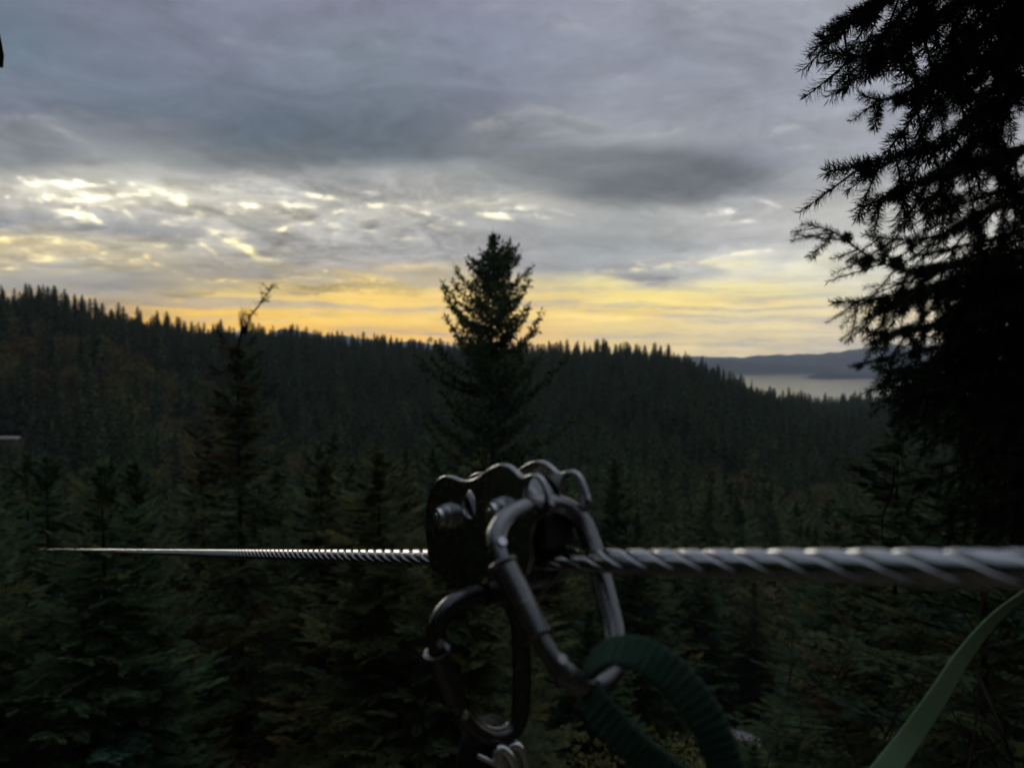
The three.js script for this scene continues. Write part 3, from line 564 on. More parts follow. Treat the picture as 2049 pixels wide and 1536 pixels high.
// ---------------------------------------------------------------- the big fir close on the right, with needles
{
  const r = rng(811), foot = V(2.95, 0, -2.9); foot.y = ground(foot.x, foot.z);
  const g = thing('douglas_fir', 'big fir hanging dark needle branches over the right side of the cable', 'tree', foot);
  HEROES.push([foot.x, foot.z, 3]);
  const trunkLine = [], trunkR = []; for (let k = 0; k <= 10; k++) { trunkLine.push(V((r() - 0.5) * 0.08, k * 2.4 - 0.6, (r() - 0.5) * 0.08)); trunkR.push(lerp(0.34, 0.08, k / 10)); }
  part('trunk', limb(trunkLine, trunkR, 14), BARK, g);
  // a shoot: needles all round a short piece of twig
  const shoots = [1, 2, 3].map((seed) => {
    const q = rng(seed * 97), t = new Tris(), L = 0.075;
    for (let i = 0; i < 92; i++) {
      const z = q() * L, a = q() * 6.283, tilt = lerp(0.8, 1.28, q()), l = lerp(0.019, 0.030, q()) * (z > L * 0.85 ? 0.8 : 1), up = 0.2;
      const d = V(Math.cos(a) * Math.sin(tilt), Math.sin(a) * Math.sin(tilt) + up * 0.5, Math.cos(tilt)).normalize(), p = V(Math.cos(a) * 0.0012, Math.sin(a) * 0.0012, z);
      const s = V(-Math.sin(a), Math.cos(a), 0), k = 0.75 + q() * 0.5, c = [0.030 * k, 0.050 * k, 0.028 * k], w = 0.001, e = p.clone().addScaledVector(d, l), m = p.clone().addScaledVector(d, l * 0.5), n = d.clone().cross(s);
      const b1 = p.clone().addScaledVector(s, w * 0.6), b2 = p.clone().addScaledVector(s, -w * 0.6), m1 = m.clone().addScaledVector(s, w).addScaledVector(n, w * 0.3), m2 = m.clone().addScaledVector(s, -w).addScaledVector(n, w * 0.3);
      t.tri(b1, b2, m1, c); t.tri(b2, m2, m1, c); t.tri(m1, m2, e, c);
    }
    return t.geometry();
  });
  const placed = shoots.map(() => []), M = new THREE.Matrix4(), Q = new THREE.Quaternion(), Z = V(0, 0, 1);
  const clothe = (p, d, len) => {                                   // needles along a straight piece of twig
    const n = Math.max(1, Math.round(len / 0.07));
    for (let i = 0; i < n; i++) { Q.setFromUnitVectors(Z, d); Q.multiply(new THREE.Quaternion().setFromAxisAngle(Z, r() * 6.283)); const s = 0.85 + r() * 0.3; M.compose(p.clone().addScaledVector(d, i * len / n), Q, V(s, s, len / n / 0.07 * 1.02)); placed[Math.floor(r() * 3)].push(M.clone()); }
  };
  const grow = (pts, o) => {                                        // pts from trunk to tip, in the tree's own axes
    const curve = new THREE.CatmullRomCurve3(pts, false, 'centripetal'), len = curve.getLength(), n = Math.max(6, Math.round(len / 0.06)), line = curve.getSpacedPoints(n), wood = [];
    wood.push(limb(line, line.map((_, i) => lerp(o.thick, 0.0018, Math.pow(i / n, 0.75))), 6));
    for (let i = 1; i < n; i++) {
      const f = i / n, p = line[i], d = line[i + 1].clone().sub(p).normalize(), left = len * (1 - f);
      if (left < 0.85) clothe(p, d, len / n);
      if (left > o.reach || f < 0.05) continue;
      for (const s of [-1, 1]) {
        if (r() < 0.34 || left < 0.05) continue;
        const flatSide = d.clone().cross(V(0, 1, 0)).normalize(), over = flatSide.clone().cross(d), roll = lerp(-1.25, 0.8, r()), side = flatSide.multiplyScalar(s * Math.cos(roll)).addScaledVector(over, Math.sin(roll)).multiplyScalar(s), l = Math.min(0.08 + left * 0.45, o.twig) * (0.45 + r() * 0.75);
        const dir = d.clone().multiplyScalar(0.62).addScaledVector(side, s * 0.75).add(V(0, -0.22 - r() * 0.5 * o.hang + (r() - 0.5) * 0.5, 0)).normalize();
        const m = Math.max(2, Math.round(l / 0.075)), tw = [p.clone()], cur = dir.clone(), at2 = p.clone();
        for (let k = 0; k < m; k++) {
          cur.addScaledVector(d, 0.10).add(V((r() - 0.5) * 0.12, -0.07 * o.hang + (r() - 0.5) * 0.1, (r() - 0.5) * 0.12)).normalize();
          if (r() > 0.05) clothe(at2, cur, l / m);
          if (l > 0.16 && k > 0 && k < m - 1 && r() < 0.65) {       // side shoots
            const d3 = cur.clone().multiplyScalar(0.7).add(V(r() - 0.5, -0.2 * o.hang + (r() - 0.5) * 0.6, r() - 0.5).multiplyScalar(1.3)).normalize(), l3 = 0.05 + r() * 0.1;
            clothe(at2.clone(), d3, l3); wood.push(limb([at2.clone(), at2.clone().addScaledVector(d3, l3)], [0.0014, 0.0008], 3));
          }
          at2.addScaledVector(cur, l / m); tw.push(at2.clone());
        }
        wood.push(limb(tw, tw.map((_, k) => lerp(0.0026, 0.0009, k / m)), 4));
      }
    }
    part('branch', mergeGeometries(wood), BARK, g);
  };
  const P = (a) => a.map(([x, y, d]) => at(x, y, d).sub(foot));
  const trunkAt = (p) => V(0, p.y + 0.35 + r() * 0.3, 0);
  const shaped = [
    [[2250, -300, 2.2], [1950, -70, 1.7], [1760, -20, 1.42], [1660, 50, 1.33], [1617, 76, 1.3]],
    [[2250, -200, 2.2], [1930, 0, 1.6], [1780, 80, 1.42], [1700, 112, 1.36], [1628, 106, 1.32]],
    [[2250, -120, 2.2], [2000, 40, 1.7], [1850, 140, 1.5], [1790, 240, 1.45], [1745, 300, 1.42]],
    [[2250, 0, 2.4], [1980, 110, 1.95], [1830, 170, 1.8], [1740, 200, 1.75], [1688, 190, 1.72]],
    [[2280, 60, 2.4], [2000, 200, 1.95], [1850, 290, 1.75], [1760, 312, 1.62], [1690, 330, 1.55], [1622, 344, 1.5]],
    [[2280, 160, 2.6], [2000, 320, 2.1], [1840, 350, 1.9], [1750, 390, 1.8], [1694, 412, 1.76]],
    [[2280, 380, 3.2], [1980, 500, 2.95], [1800, 545, 2.75], [1710, 515, 2.68], [1630, 462, 2.62], [1574, 448, 2.6]],
    [[2280, 450, 3.2], [1960, 560, 2.95], [1800, 590, 2.8], [1700, 600, 2.7], [1632, 606, 2.65]],
    [[2280, 520, 3.2], [1950, 620, 2.95], [1820, 655, 2.8], [1740, 668, 2.7], [1690, 662, 2.65]],
    [[2280, 560, 3.2], [1950, 680, 2.8], [1840, 735, 2.55], [1770, 745, 2.4], [1718, 735, 2.35]],
    [[2280, 640, 3.1], [1930, 760, 2.7], [1830, 790, 2.5], [1760, 776, 2.4]],
    [[2250, 330, 2.9], [1980, 420, 2.6], [1850, 470, 2.5], [1770, 480, 2.45], [1700, 470, 2.4]],
    [[2250, -420, 2.0], [2000, -160, 1.6], [1860, -60, 1.45], [1780, 10, 1.4], [1745, 60, 1.38]],
    [[2250, -60, 2.3], [2020, 130, 1.8], [1940, 230, 1.7], [1890, 330, 1.66]],
  ];
  for (const s of shaped) { const pts = P(s.map(([x, y, d], i) => [i > 1 ? x + 34 : x, y, d])); grow([trunkAt(pts[0]), ...pts], { thick: 0.016, reach: 1.15, twig: 0.34, hang: 0.8 }); }
  // the crowd of limbs behind them
  for (let i = 0; i < 56; i++) {
    const y = i < 8 ? lerp(-260, 500, (i + r()) / 8) : lerp(520, 1060, (i - 8 + r()) / 48), d = 2.2 + r() * 1.9, tipX = lerp(i < 8 ? 1840 : 1715, 2010, r()) + (y > 780 ? 60 : 0) - (y > 480 && y < 800 ? 30 : 0);
    const pts = P([[2260, y - 120 - r() * 60, d + 0.3], [lerp(tipX, 2260, 0.5), y - 30, d + 0.1], [tipX, y + 40 * r(), d]]);
    grow([trunkAt(pts[0]), ...pts], { thick: 0.014, reach: 1.25, twig: 0.4, hang: 1 });
  }
  // bare hanging twigs near the trunk
  for (const s of [[[1960, 690, 3], [1952, 800, 2.9], [1942, 900, 2.9], [1925, 985, 2.85], [1886, 1085, 2.8]], [[2020, 780, 3], [2015, 900, 2.9], [2013, 1005, 2.9], [2030, 1050, 2.85], [2018, 1095, 2.8]], [[1790, 930, 3.2], [1785, 985, 3.2], [1768, 1030, 3.15], [1766, 1090, 3.1]], [[2049, 960, 3], [2030, 1070, 2.9], [2020, 1130, 2.9]]]) {
    const pts = P(s), c = new THREE.CatmullRomCurve3(pts).getSpacedPoints(14);
    part('bare_twig', limb(c, c.map((_, i) => lerp(0.005, 0.002, i / 14)), 5), DEADWOOD, g);
  }
  console.log('shoots', placed.map((p) => p.length).join(' '));
  shoots.forEach((geo, k) => {
    const im = new THREE.InstancedMesh(geo, FOLIAGE, placed[k].length); placed[k].forEach((m, i) => im.setMatrixAt(i, m));
    im.name = 'needles'; im.userData.kind = 'stuff'; g.add(im);
  });
}
// a fir just outside the frame on the left: only the dark tip of a dead bough reaches in
{
  const foot = V(-2.75, 0, -2.1); foot.y = ground(foot.x, foot.z);
  const g = thing('fir_snag', 'dead bough tip of a trunk at the left edge of the sky', 'tree', foot), r = rng(15), line = [], rad = [];
  for (let k = 0; k <= 6; k++) { line.push(V((r() - 0.5) * 0.06, k * 2.1 - 0.5, (r() - 0.5) * 0.06)); rad.push(lerp(0.22, 0.12, k / 6)); }
  part('trunk', limb(line, rad, 10), BARK, g);
  const q = [at(-420, -210, 2.3), at(-180, -60, 2.2), at(-40, 20, 2.1), at(-9, 70, 2.1), at(-2, 112, 2.1), at(2, 134, 2.1)].map((p) => p.sub(foot));
  part('bough', limb([V(0, q[0].y - 0.1, 0), ...q], [0.03, 0.022, 0.018, 0.014, 0.011, 0.0125, 0.005], 6), BARK, g);
}

// ---------------------------------------------------------------- the forest
scatter();
{
  const inFrame = (s) => { const p = project(V(s.x, s.y + s.height * 0.8, s.z)); const m = s.d < 70 ? 420 : 60; return s.z < 0 && p.x > -m && p.x < 2049 + m && p.y < 1560 + m; };
  const tint = (k, w) => { const m = FOLIAGE.clone(); m.color.setRGB(k * (1 + 0.18 * w), k, k * (1 - 0.1 * w)); return m; };
  const TINTS = [tint(0.8, 0), tint(1, 0.5), tint(1.2, -0.5), tint(1.0, 1), tint(0.9, -1), tint(1.35, 0.4)];
  const shown = spots.filter(inFrame).sort((a, b) => b.height / b.d - a.height / a.d), firs = shown.filter((s) => s.kind === 0).slice(0, 300), leafy = shown.filter((s) => s.kind === 1).slice(0, 130);
  const single = new Set([...firs, ...leafy]), big = new Set(firs.slice(0, 120));
  const protos = new Map();
  for (const s of single) {
    const list = s.kind ? LEAFY : big.has(s) ? MIDFINE : MIDSPRAY, k = s.pick % list.length, tintNo = Math.floor(s.pick / 7) % TINTS.length, key = s.kind + '/' + big.has(s) + '/' + k + '/' + tintNo, pr = list[k];
    let g;
    if (protos.has(key)) { g = protos.get(key).clone(); g.name = numbered(s.kind ? 'broadleaf_tree' : 'fir_tree'); scene.add(g); } else {
      g = new THREE.Group(); g.name = numbered(s.kind ? 'broadleaf_tree' : 'fir_tree'); scene.add(g); protos.set(key, g);
      part('trunk', pr.trunk, BARK, g); if (pr.boughs) part('boughs', pr.boughs, BARK, g); if (pr.sprays) sprayCrown(pr.sprays, TINTS[tintNo], g); else part('crown', pr.crown, TINTS[tintNo], g);
      if (s.kind) tag(g, 'broadleaved tree with olive or brown leaves among the valley firs', 'tree', 'broadleaved trees in the valley'); else tag(g, 'dark green fir in the forest that fills the valley', 'tree', 'firs of the valley forest');
    }
    const sc = s.height / pr.height, f = Math.max(sc, 0.55) * s.fat; g.position.set(s.x, s.y, s.z); g.rotation.set(0, s.turn, 0); g.scale.set(f, sc, f);
  }
  const rest = spots.filter((s) => !single.has(s));
  const wood = new THREE.Group(); wood.name = 'far_forest'; wood.userData = { kind: 'stuff', label: 'dark conifer forest covering the far slopes and ridge', category: 'forest' }; scene.add(wood);
  const kinds = [...FAR.map((p) => ({ p, of: [] })), ...MID.map((p) => ({ p, of: [] })), ...LEAFY.map((p) => ({ p, of: [] }))];
  for (const s of rest) kinds[s.kind ? 4 + MID.length + s.pick % LEAFY.length : s.d < 330 ? 4 + s.pick % MID.length : s.pick % FAR.length].of.push(s);
  const D = new THREE.Object3D(), col = new THREE.Color();
  for (const { p, of } of kinds) {
    if (!of.length) continue;
    for (const [geo, m, name] of [[p.crown, FOLIAGE, 'crowns'], [p.trunk, BARK, 'trunks']]) {
      const im = new THREE.InstancedMesh(geo, m, of.length); im.name = name; im.userData.kind = 'stuff';
      of.forEach((s, i) => {
        const sc = s.height / p.height, f = Math.max(sc, 0.6) * s.fat; D.position.set(s.x, s.y, s.z); D.rotation.set(0, s.turn, 0); D.scale.set(f, sc, f); D.updateMatrix(); im.setMatrixAt(i, D.matrix);
        if (m === FOLIAGE) im.setColorAt(i, col.setRGB(s.shade * (1 + 0.3 * s.warm), s.shade, s.shade * (1 - 0.3 * s.warm)));
      });
      wood.add(im);
    }
  }
  console.log('trees', spots.length, 'single firs', firs.length, 'leafy', leafy.length);
}

// ---------------------------------------------------------------- roofs and tracks in the clearings
function shed(px, py, r0 /* eaves height */, w, l, turn, label, roofColor) {
  const p = hit(px, py, r0), y0 = ground(p.x, p.z), hw = r0 - 0.3;
  const g = thing('shed', label, 'building', V(p.x, y0, p.z)); g.rotation.y = turn;
  const wall = new THREE.BoxGeometry(w, hw, l); wall.translate(0, hw / 2, 0); part('wall', wall, mat(0.2, 0.17, 0.14, 0.9), g);
  const roof = mat(...roofColor, 0.55);
  for (const s of [-1, 1]) { const b = new THREE.BoxGeometry(w * 0.62, 0.08, l + 0.6); b.translate(s * w * 0.29, 0, 0); b.rotateZ(-s * 0.32); b.translate(0, hw + w * 0.1, 0); part('roof_slope', b, roof, g); }
  const door = new THREE.BoxGeometry(0.9, 1.9, 0.06); door.translate(0, 0.98, l / 2 + 0.035); part('door', door, mat(0.1, 0.09, 0.08), g);
}
shed(1478, 1466, 2.6, 2.6, 4, 1.15, 'small shed with a pale grey metal roof among the firs below', [0.62, 0.6, 0.62]);
shed(4, 874, 3, 4, 13, 1.5, 'long low building with a pale roof in the clearing at the left', [0.66, 0.6, 0.56]);
function track(pts, width, label) {
  const pos = [], idx = [];
  pts.forEach(([px, py], i) => {
    const h = hit(px, py), x = h.x, z = h.z, q = ray(pts[Math.min(i + 1, pts.length - 1)][0], HZ), q0 = ray(pts[Math.max(i - 1, 0)][0], HZ), t = q.sub(q0).normalize(), s = V(-t.z, 0, t.x);
    for (const w of [-1, 1]) { const X = x + s.x * w * width / 2, Z2 = z + s.z * w * width / 2; pos.push(X, ground(X, Z2) + 0.35, Z2); }
    if (i) { const a = i * 2; idx.push(a, a - 2, a - 1, a, a - 1, a + 1); }
  });
  const g = new THREE.BufferGeometry(); g.setAttribute('position', new THREE.Float32BufferAttribute(pos, 3)); g.setIndex(idx); g.computeVertexNormals();
  structure('track', g, mat(0.34, 0.29, 0.24, 0.95), label);
}
track([[1190, 1545, 66], [1215, 1538, 66], [1240, 1532, 67], [1275, 1522, 68], [1310, 1512, 70]], 3, 'pale footpath at the bottom of the slope');

// ---------------------------------------------------------------- the zip line
const steel = (c, roughness) => { const m = new THREE.MeshStandardMaterial({ metalness: 1, roughness }); m.color.setRGB(c * 0.97, c, c * 0.99); return m; };
function grey(w, h, f) { const d = new Uint8Array(w * h * 4); for (let j = 0; j < h; j++) for (let i = 0; i < w; i++) { const v = clamp(f(i / w, j / h)) * 255; d.set([v, v, v, 255], (j * w + i) * 4); } const t = new THREE.DataTexture(d, w, h); t.wrapS = t.wrapT = THREE.RepeatWrapping; t.magFilter = THREE.LinearFilter; t.needsUpdate = true; return t; }
const stripes = grey(64, 8, (u) => Math.abs(Math.sin(u * Math.PI)) ** 0.6);   // the single wires of a strand
const weave = grey(64, 64, (u, v) => 0.5 + 0.3 * Math.sin((u * 4 + Math.abs(((v * 2) % 1) - 0.5) * 2) * Math.PI * 2) + 0.2 * Math.sin(v * 16 * Math.PI) * Math.sin(u * 16 * Math.PI));
const DIA = 0.013, K = 0.0408;                                      // cable diameter; its width in photo pixels grows by K for every pixel from its vanishing point
const cableAt = (px) => { const w = K * (px - 33); return at(px, 1098 + w / 2, F * DIA / w); };
const P0 = cableAt(950), A = ray(33, 1098).normalize();             // A points along the cable to its far end
const N = V(0, 1, 0).cross(A).negate().normalize(); if (N.x < 0) N.negate();   // away from the camera, across the cable
const U = N.clone().cross(A).normalize(); if (U.y < 0) U.negate();
const E1 = A.clone().negate(), E3 = N.clone().negate();             // local axes of the trolley: along the cable, up, to the camera
const frame = new THREE.Matrix4().makeBasis(E1, U, E3).setPosition(P0), inverse = frame.clone().invert();
const NEAR_S = 2.3, FAR_S = 12, END_S = 170;
{
  const g = thing('steel_cable', 'twisted steel zip line cable running out over the valley', 'cable', P0);
  g.quaternion.setFromRotationMatrix(frame);
  const R = DIA / 2, LAY = 0.074, section = [];
  const half = Math.PI / 4 - 0.06;
  section.push([0.35, -half * 0.6]);
  for (let k = 0; k <= 12; k++) { const t = k / 12 * 2 - 1; section.push([1 - 0.24 * Math.pow(Math.abs(t), 7), half * t]); }
  section.push([0.35, half * 0.6]);
  const galv = steel(0.52, 0.13), stations = []; galv.bumpMap = stripes; galv.bumpScale = 0.00008;
  for (let s = NEAR_S; s > -FAR_S;) { stations.push(s); s -= s > -2.2 ? 0.005 : 0.014; }
  for (let n = 0; n < 4; n++) {
    const pos = [], uv = [], idx = [], m = section.length;
    stations.forEach((s, i) => {
      const tw = n * Math.PI / 2 + s / LAY * Math.PI * 2;
      section.forEach(([r, a], k) => { const w = a + tw; pos.push(s, Math.cos(w) * r * R, Math.sin(w) * r * R); uv.push(k / m * 7 - s / 0.02, s / 0.05); });
      if (i) for (let k = 0; k < m; k++) { const k2 = (k + 1) % m, b = i * m, c = b - m; idx.push(b + k, b + k2, c + k, b + k2, c + k2, c + k); }
    });
    const geo = new THREE.BufferGeometry(); geo.setAttribute('position', new THREE.Float32BufferAttribute(pos, 3)); geo.setAttribute('uv', new THREE.Float32BufferAttribute(uv, 2)); geo.setIndex(idx); geo.computeVertexNormals();
    part('strand', geo, galv, g);
  }
  const core = new THREE.CylinderGeometry(R * 0.62, R * 0.62, NEAR_S + FAR_S, 12); core.rotateZ(Math.PI / 2); core.translate((NEAR_S - FAR_S) / 2, 0, 0); part('core', core, galv, g);
  const far = []; for (let s = FAR_S; s <= END_S; s += 6) { const sag = 0.0006 * (s - FAR_S) ** 2; far.push(V(-s, sag, 0)); }
  part('far_run', limb(far, far.map(() => R), 6), galv, g, 'part of the cable fading into the valley');
}
// pole that holds the near end, and the deck around it (behind the camera)
{
  const end = P0.clone().addScaledVector(E1, NEAR_S), y0 = ground(end.x, end.z);
  const p = thing('anchor_pole', 'round timber pole holding the near end of the cable', 'pole', V(end.x + 0.1, y0, end.z + 0.12)), gm = new THREE.CylinderGeometry(0.17, 0.2, end.y - y0 + 1.8, 18); gm.translate(0, (end.y - y0 + 1.8) / 2 - 0.3, 0);
  part('post', gm, mat(0.12, 0.085, 0.06, 0.9), p);
  const band = new THREE.TorusGeometry(0.185, 0.012, 8, 24); band.rotateX(Math.PI / 2); band.translate(0, end.y - y0, 0); part('band', band, steel(0.3, 0.5), p);
  const d = thing('wooden_deck', 'plank deck beside the anchor pole', 'deck', V(0.1, -1.72, 1.2));
  for (let k = 0; k < 12; k++) { const b = new THREE.BoxGeometry(2.6, 0.04, 0.2); b.translate(0, 0, -1.2 + k * 0.21); part('plank', b, mat(0.16, 0.12, 0.09, 0.9), d); }
  for (const x of [-1, 1]) { const h = -1.76 - ground(0.1 + x, 1.2), b = new THREE.BoxGeometry(0.14, h + 0.6, 0.14); b.translate(x, -0.02 - (h + 0.6) / 2, 0); part('leg', b, mat(0.12, 0.09, 0.07, 0.9), d); }
}

// ---- the trolley
const toLocal = (p) => p.clone().applyMatrix4(inverse);
function onPlane(px, py, origin, normal) { const d = ray(px, py); return d.multiplyScalar(origin.dot(normal) / d.dot(normal)); }
const GAP = 0.0155, PLATE = 0.004, frontO = P0.clone().addScaledVector(E3, GAP);
const flat = (px, py) => { const v = toLocal(onPlane(px, py, frontO, E3)); return new THREE.Vector2(v.x, v.y); };
const outline = [[852, 1075], [851, 1040], [855, 1005], [862, 981], [873, 963], [888, 954.5], [905, 957], [921, 963], [940, 963], [958, 955], [975, 942], [990, 934], [1003, 931], [1016, 935], [1027, 944], [1037, 954], [1047, 957], [1057, 953], [1068, 952], [1080, 961], [1088, 980], [1094, 1000], [1098, 1016], [1092, 1029], [1078, 1036], [1066, 1050], [1060, 1080], [1058, 1120], [1050, 1150], [1030, 1178], [1008, 1199], [985, 1206], [955, 1206], [930, 1197], [912, 1172], [893, 1154], [868, 1142], [857, 1115]];
const C_BOLTS = [flat(897, 1033), flat(1005, 1024)], C_EYE = flat(1067, 992), C_LOW = flat(968, 1182), C_MID = flat(937, 1008);
const PLATE_STEEL = steel(0.33, 0.22), BOLT_STEEL = steel(0.75, 0.2), DARK_STEEL = steel(0.21, 0.24), BLACK_STEEL = steel(0.10, 0.22), RUBBER = mat(0.012, 0.012, 0.013, 0.6);
// handling wear: fine scratches and smears that dull the polish
const scuff = (() => {
  const n = 512, v = new Float32Array(n * n), r = rng(4242);
  for (let j = 0; j < n; j++) for (let i = 0; i < n; i++) v[j * n + i] = 0.5 + 0.35 * fbm(i / 34, j / 34, 4, 61);
  for (let k = 0; k < 420; k++) { let x = r() * n, y = r() * n; const a = r() * 6.283, l = 10 + r() * 90, s = (r() - 0.3) * 0.6; for (let t = 0; t < l; t++) { v[((y | 0) & 511) * n + ((x | 0) & 511)] += s; x += Math.cos(a) + (r() - 0.5) * 0.2; y += Math.sin(a) + (r() - 0.5) * 0.2; if (x < 0) x += n; if (y < 0) y += n; } }
  return grey(n, n, (i, j) => v[Math.round(j * n) * n + Math.round(i * n)]);
})();
for (const [m, u, w] of [[PLATE_STEEL, 14, 14], [DARK_STEEL, 5, 1], [BLACK_STEEL, 5, 1], [BOLT_STEEL, 1, 1]]) { const t = scuff.clone(); t.repeat.set(u, w); t.needsUpdate = true; m.roughnessMap = t; m.roughness *= 1.9; m.bumpMap = t; m.bumpScale = 0.00006; }
{
  const g = thing('zip_line_trolley', 'steel two wheel trolley with wavy topped side plates riding the cable', 'trolley', P0); g.quaternion.setFromRotationMatrix(frame);
  const sh = new THREE.Shape(new THREE.SplineCurve([...outline, outline[0]].map(([x, y]) => flat(x, y))).getPoints(170));
  const hole = (c, r) => { const h = new THREE.Path(); h.absarc(c.x, c.y, r, 0, Math.PI * 2, true); sh.holes.push(h); };
  hole(C_EYE, 0.0108); hole(C_MID, 0.0098); hole(C_LOW, 0.0095);
  const geo = new THREE.ExtrudeGeometry(sh, { depth: PLATE - 0.0022, bevelEnabled: true, bevelThickness: 0.0011, bevelSize: 0.0011, bevelSegments: 3, curveSegments: 24 }); geo.translate(0, 0, 0.0011);
  const a = part('side_plate', geo, PLATE_STEEL, g); a.position.z = GAP - PLATE;
  const b = part('side_plate', geo, PLATE_STEEL, g); b.position.z = -GAP;
  const hex = (r, h) => new THREE.CylinderGeometry(r, r, h, 6).rotateX(Math.PI / 2);
  for (const c of C_BOLTS) {
    const y0 = DIA / 2 + 0.0195, wheel = new THREE.LatheGeometry([[0.006, -0.010], [0.026, -0.010], [0.0255, -0.0085], [0.0205, -0.004], [0.0195, 0], [0.0205, 0.004], [0.0255, 0.0085], [0.026, 0.010], [0.006, 0.010]].map(([x, y]) => new THREE.Vector2(x, y)), 40).rotateX(Math.PI / 2); wheel.translate(c.x, y0, 0);
    part('wheel', wheel, steel(0.3, 0.4), g);
    const bolt = new THREE.Group(); bolt.name = 'bolt'; bolt.position.set(c.x, c.y, 0); g.add(bolt);
    const axle = new THREE.CylinderGeometry(0.0055, 0.0055, 0.046, 20).rotateX(Math.PI / 2); axle.translate(0, 0, 0); part('axle', axle, BOLT_STEEL, bolt);
    const washer = new THREE.CylinderGeometry(0.0095, 0.0095, 0.0022, 28).rotateX(Math.PI / 2);
    for (const [z, s] of [[GAP + 0.0012, 1], [-GAP - 0.0012, -1]]) { const w = part('washer', washer, BOLT_STEEL, bolt); w.position.z = z; const n = part('nut', hex(0.0086, 0.0046), BOLT_STEEL, bolt); n.position.z = z + s * 0.0034; const n2 = part('lock_collar', new THREE.CylinderGeometry(0.0063, 0.0068, 0.0024, 24).rotateX(Math.PI / 2), BOLT_STEEL, bolt); n2.position.z = z + s * 0.0068; }
    const tip = new THREE.SphereGeometry(0.0052, 14, 8); tip.scale(1, 1, 0.5); const t = part('bolt_end', tip, BOLT_STEEL, bolt); t.position.z = 0.0228;
  }
  const spacer = new THREE.CylinderGeometry(0.006, 0.006, GAP * 2 - PLATE * 2 + 0.001, 18).rotateX(Math.PI / 2), q = flat(985, 1150); spacer.translate(q.x, Math.min(q.y, -0.016), 0); part('spacer', spacer, BOLT_STEEL, g);
  const blk = flat(1058, 1072), block = new THREE.BoxGeometry(0.02, 0.02, 0.02, 3, 3, 3); block.translate(blk.x, DIA / 2 + 0.0115, 0); part('bumper', toCreasedNormals(block, 0.4), RUBBER, g);
}

// ---- carabiners: a bent bar, a gate with a screw sleeve on its straight side
function carabiner(name, label, origin, down, path, gate, radius, material) {
  const normal = N.clone().cross(down).normalize();
  const pts = path.map(([x, y]) => onPlane(x, y, origin, normal).sub(origin));
  const curve = new THREE.CatmullRomCurve3(pts, true, 'centripetal'), g = thing(name, label, 'carabiner', origin);
  const n = 150, c = curve.getSpacedPoints(n);
  const g0 = onPlane(...gate[0], origin, normal).sub(origin), g1 = onPlane(...gate[1], origin, normal).sub(origin);
  let i0 = 0, i1 = 0; c.forEach((p, i) => { if (p.distanceTo(g0) < c[i0].distanceTo(g0)) i0 = i; if (p.distanceTo(g1) < c[i1].distanceTo(g1)) i1 = i; });
  const run = []; for (let k = i1; ; k = (k + 1) % n) { run.push(c[k]); if (k === i0 % n) break; if (run.length > n) break; }
  const bar = (line, r, sides) => new THREE.TubeGeometry(new THREE.CatmullRomCurve3(line), line.length * 3, r, sides, false);
  part('body', bar(run, radius, 18), material, g);
  const gateLine = []; for (let k = i0; k <= i1; k++) gateLine.push(c[k]);
  const gt = part('gate', bar(gateLine, radius * 0.86, 16), material, g);
  // screw sleeve over the upper half of the gate, with a collar and grip ridges
  const m = gateLine.length, s0 = gateLine[Math.floor(m * 0.14)], s1 = gateLine[Math.floor(m * 0.78)], L = s0.distanceTo(s1), prof = [], R = radius * 1.28;
  prof.push([radius * 0.8, 0], [R * 1.08, 0], [R * 1.12, L * 0.02], [R * 1.08, L * 0.06], [R * 0.95, L * 0.065]);
  for (let k = 0; k < 15; k++) { const t = lerp(0.08, 0.94, k / 15); prof.push([R * (k > 8 ? 1 : 0.97), L * t], [R * (k > 8 ? 0.95 : 0.96), L * (t + 0.03)]); }
  prof.push([R, L * 0.96], [R * 0.96, L], [radius * 0.8, L]);
  const sl = new THREE.LatheGeometry(prof.map(([x, y]) => new THREE.Vector2(x, y)), 28), q = new THREE.Quaternion().setFromUnitVectors(V(0, 1, 0), s1.clone().sub(s0).normalize());
  sl.applyQuaternion(q); sl.translate(s0.x, s0.y, s0.z); part('sleeve', sl, material, gt);
  for (const [k, s] of [[i0, 1], [i1, -1]]) {                       // rivet ends of the gate
    const p = c[k], rv = new THREE.CylinderGeometry(radius * 0.42, radius * 0.42, radius * 2.3, 14); rv.applyQuaternion(new THREE.Quaternion().setFromUnitVectors(V(0, 1, 0), normal)); rv.translate(p.x, p.y + s * 0.0, p.z); part('rivet', rv, BOLT_STEEL, g);
  }
  return g;
}
const local = (x, y, z) => V(x, y, z).applyMatrix4(frame);
const DOWN1 = U.clone().multiplyScalar(-Math.cos(0.47)).addScaledVector(E1, Math.sin(0.47));
carabiner('carabiner', 'large steel screw gate carabiner through the eye of the trolley holding the green lanyard', local(C_EYE.x, C_EYE.y - 0.004, 0), DOWN1,
  [[1092, 1009], [1048, 1019], [1012, 1041], [994, 1076], [1000, 1112], [1024, 1165], [1056, 1230], [1088, 1290], [1120, 1336], [1152, 1364], [1184, 1372], [1214, 1356], [1230, 1318], [1229, 1268], [1216, 1205], [1200, 1140], [1184, 1085], [1164, 1042], [1132, 1016]], [[996, 1095], [1112, 1326]], 0.006, DARK_STEEL);
carabiner('carabiner', 'dark steel carabiner hanging under the cable from the bottom of the trolley', local(C_LOW.x, C_LOW.y - 0.003, 0), V(0, -1, 0),
  [[985, 1188], [940, 1194], [900, 1214], [876, 1248], [872, 1290], [884, 1338], [904, 1388], [928, 1434], [960, 1464], [992, 1474], [1024, 1462], [1040, 1428], [1044, 1370], [1043, 1300], [1038, 1240], [1018, 1202]], [[872, 1278], [922, 1424]], 0.0062, BLACK_STEEL);

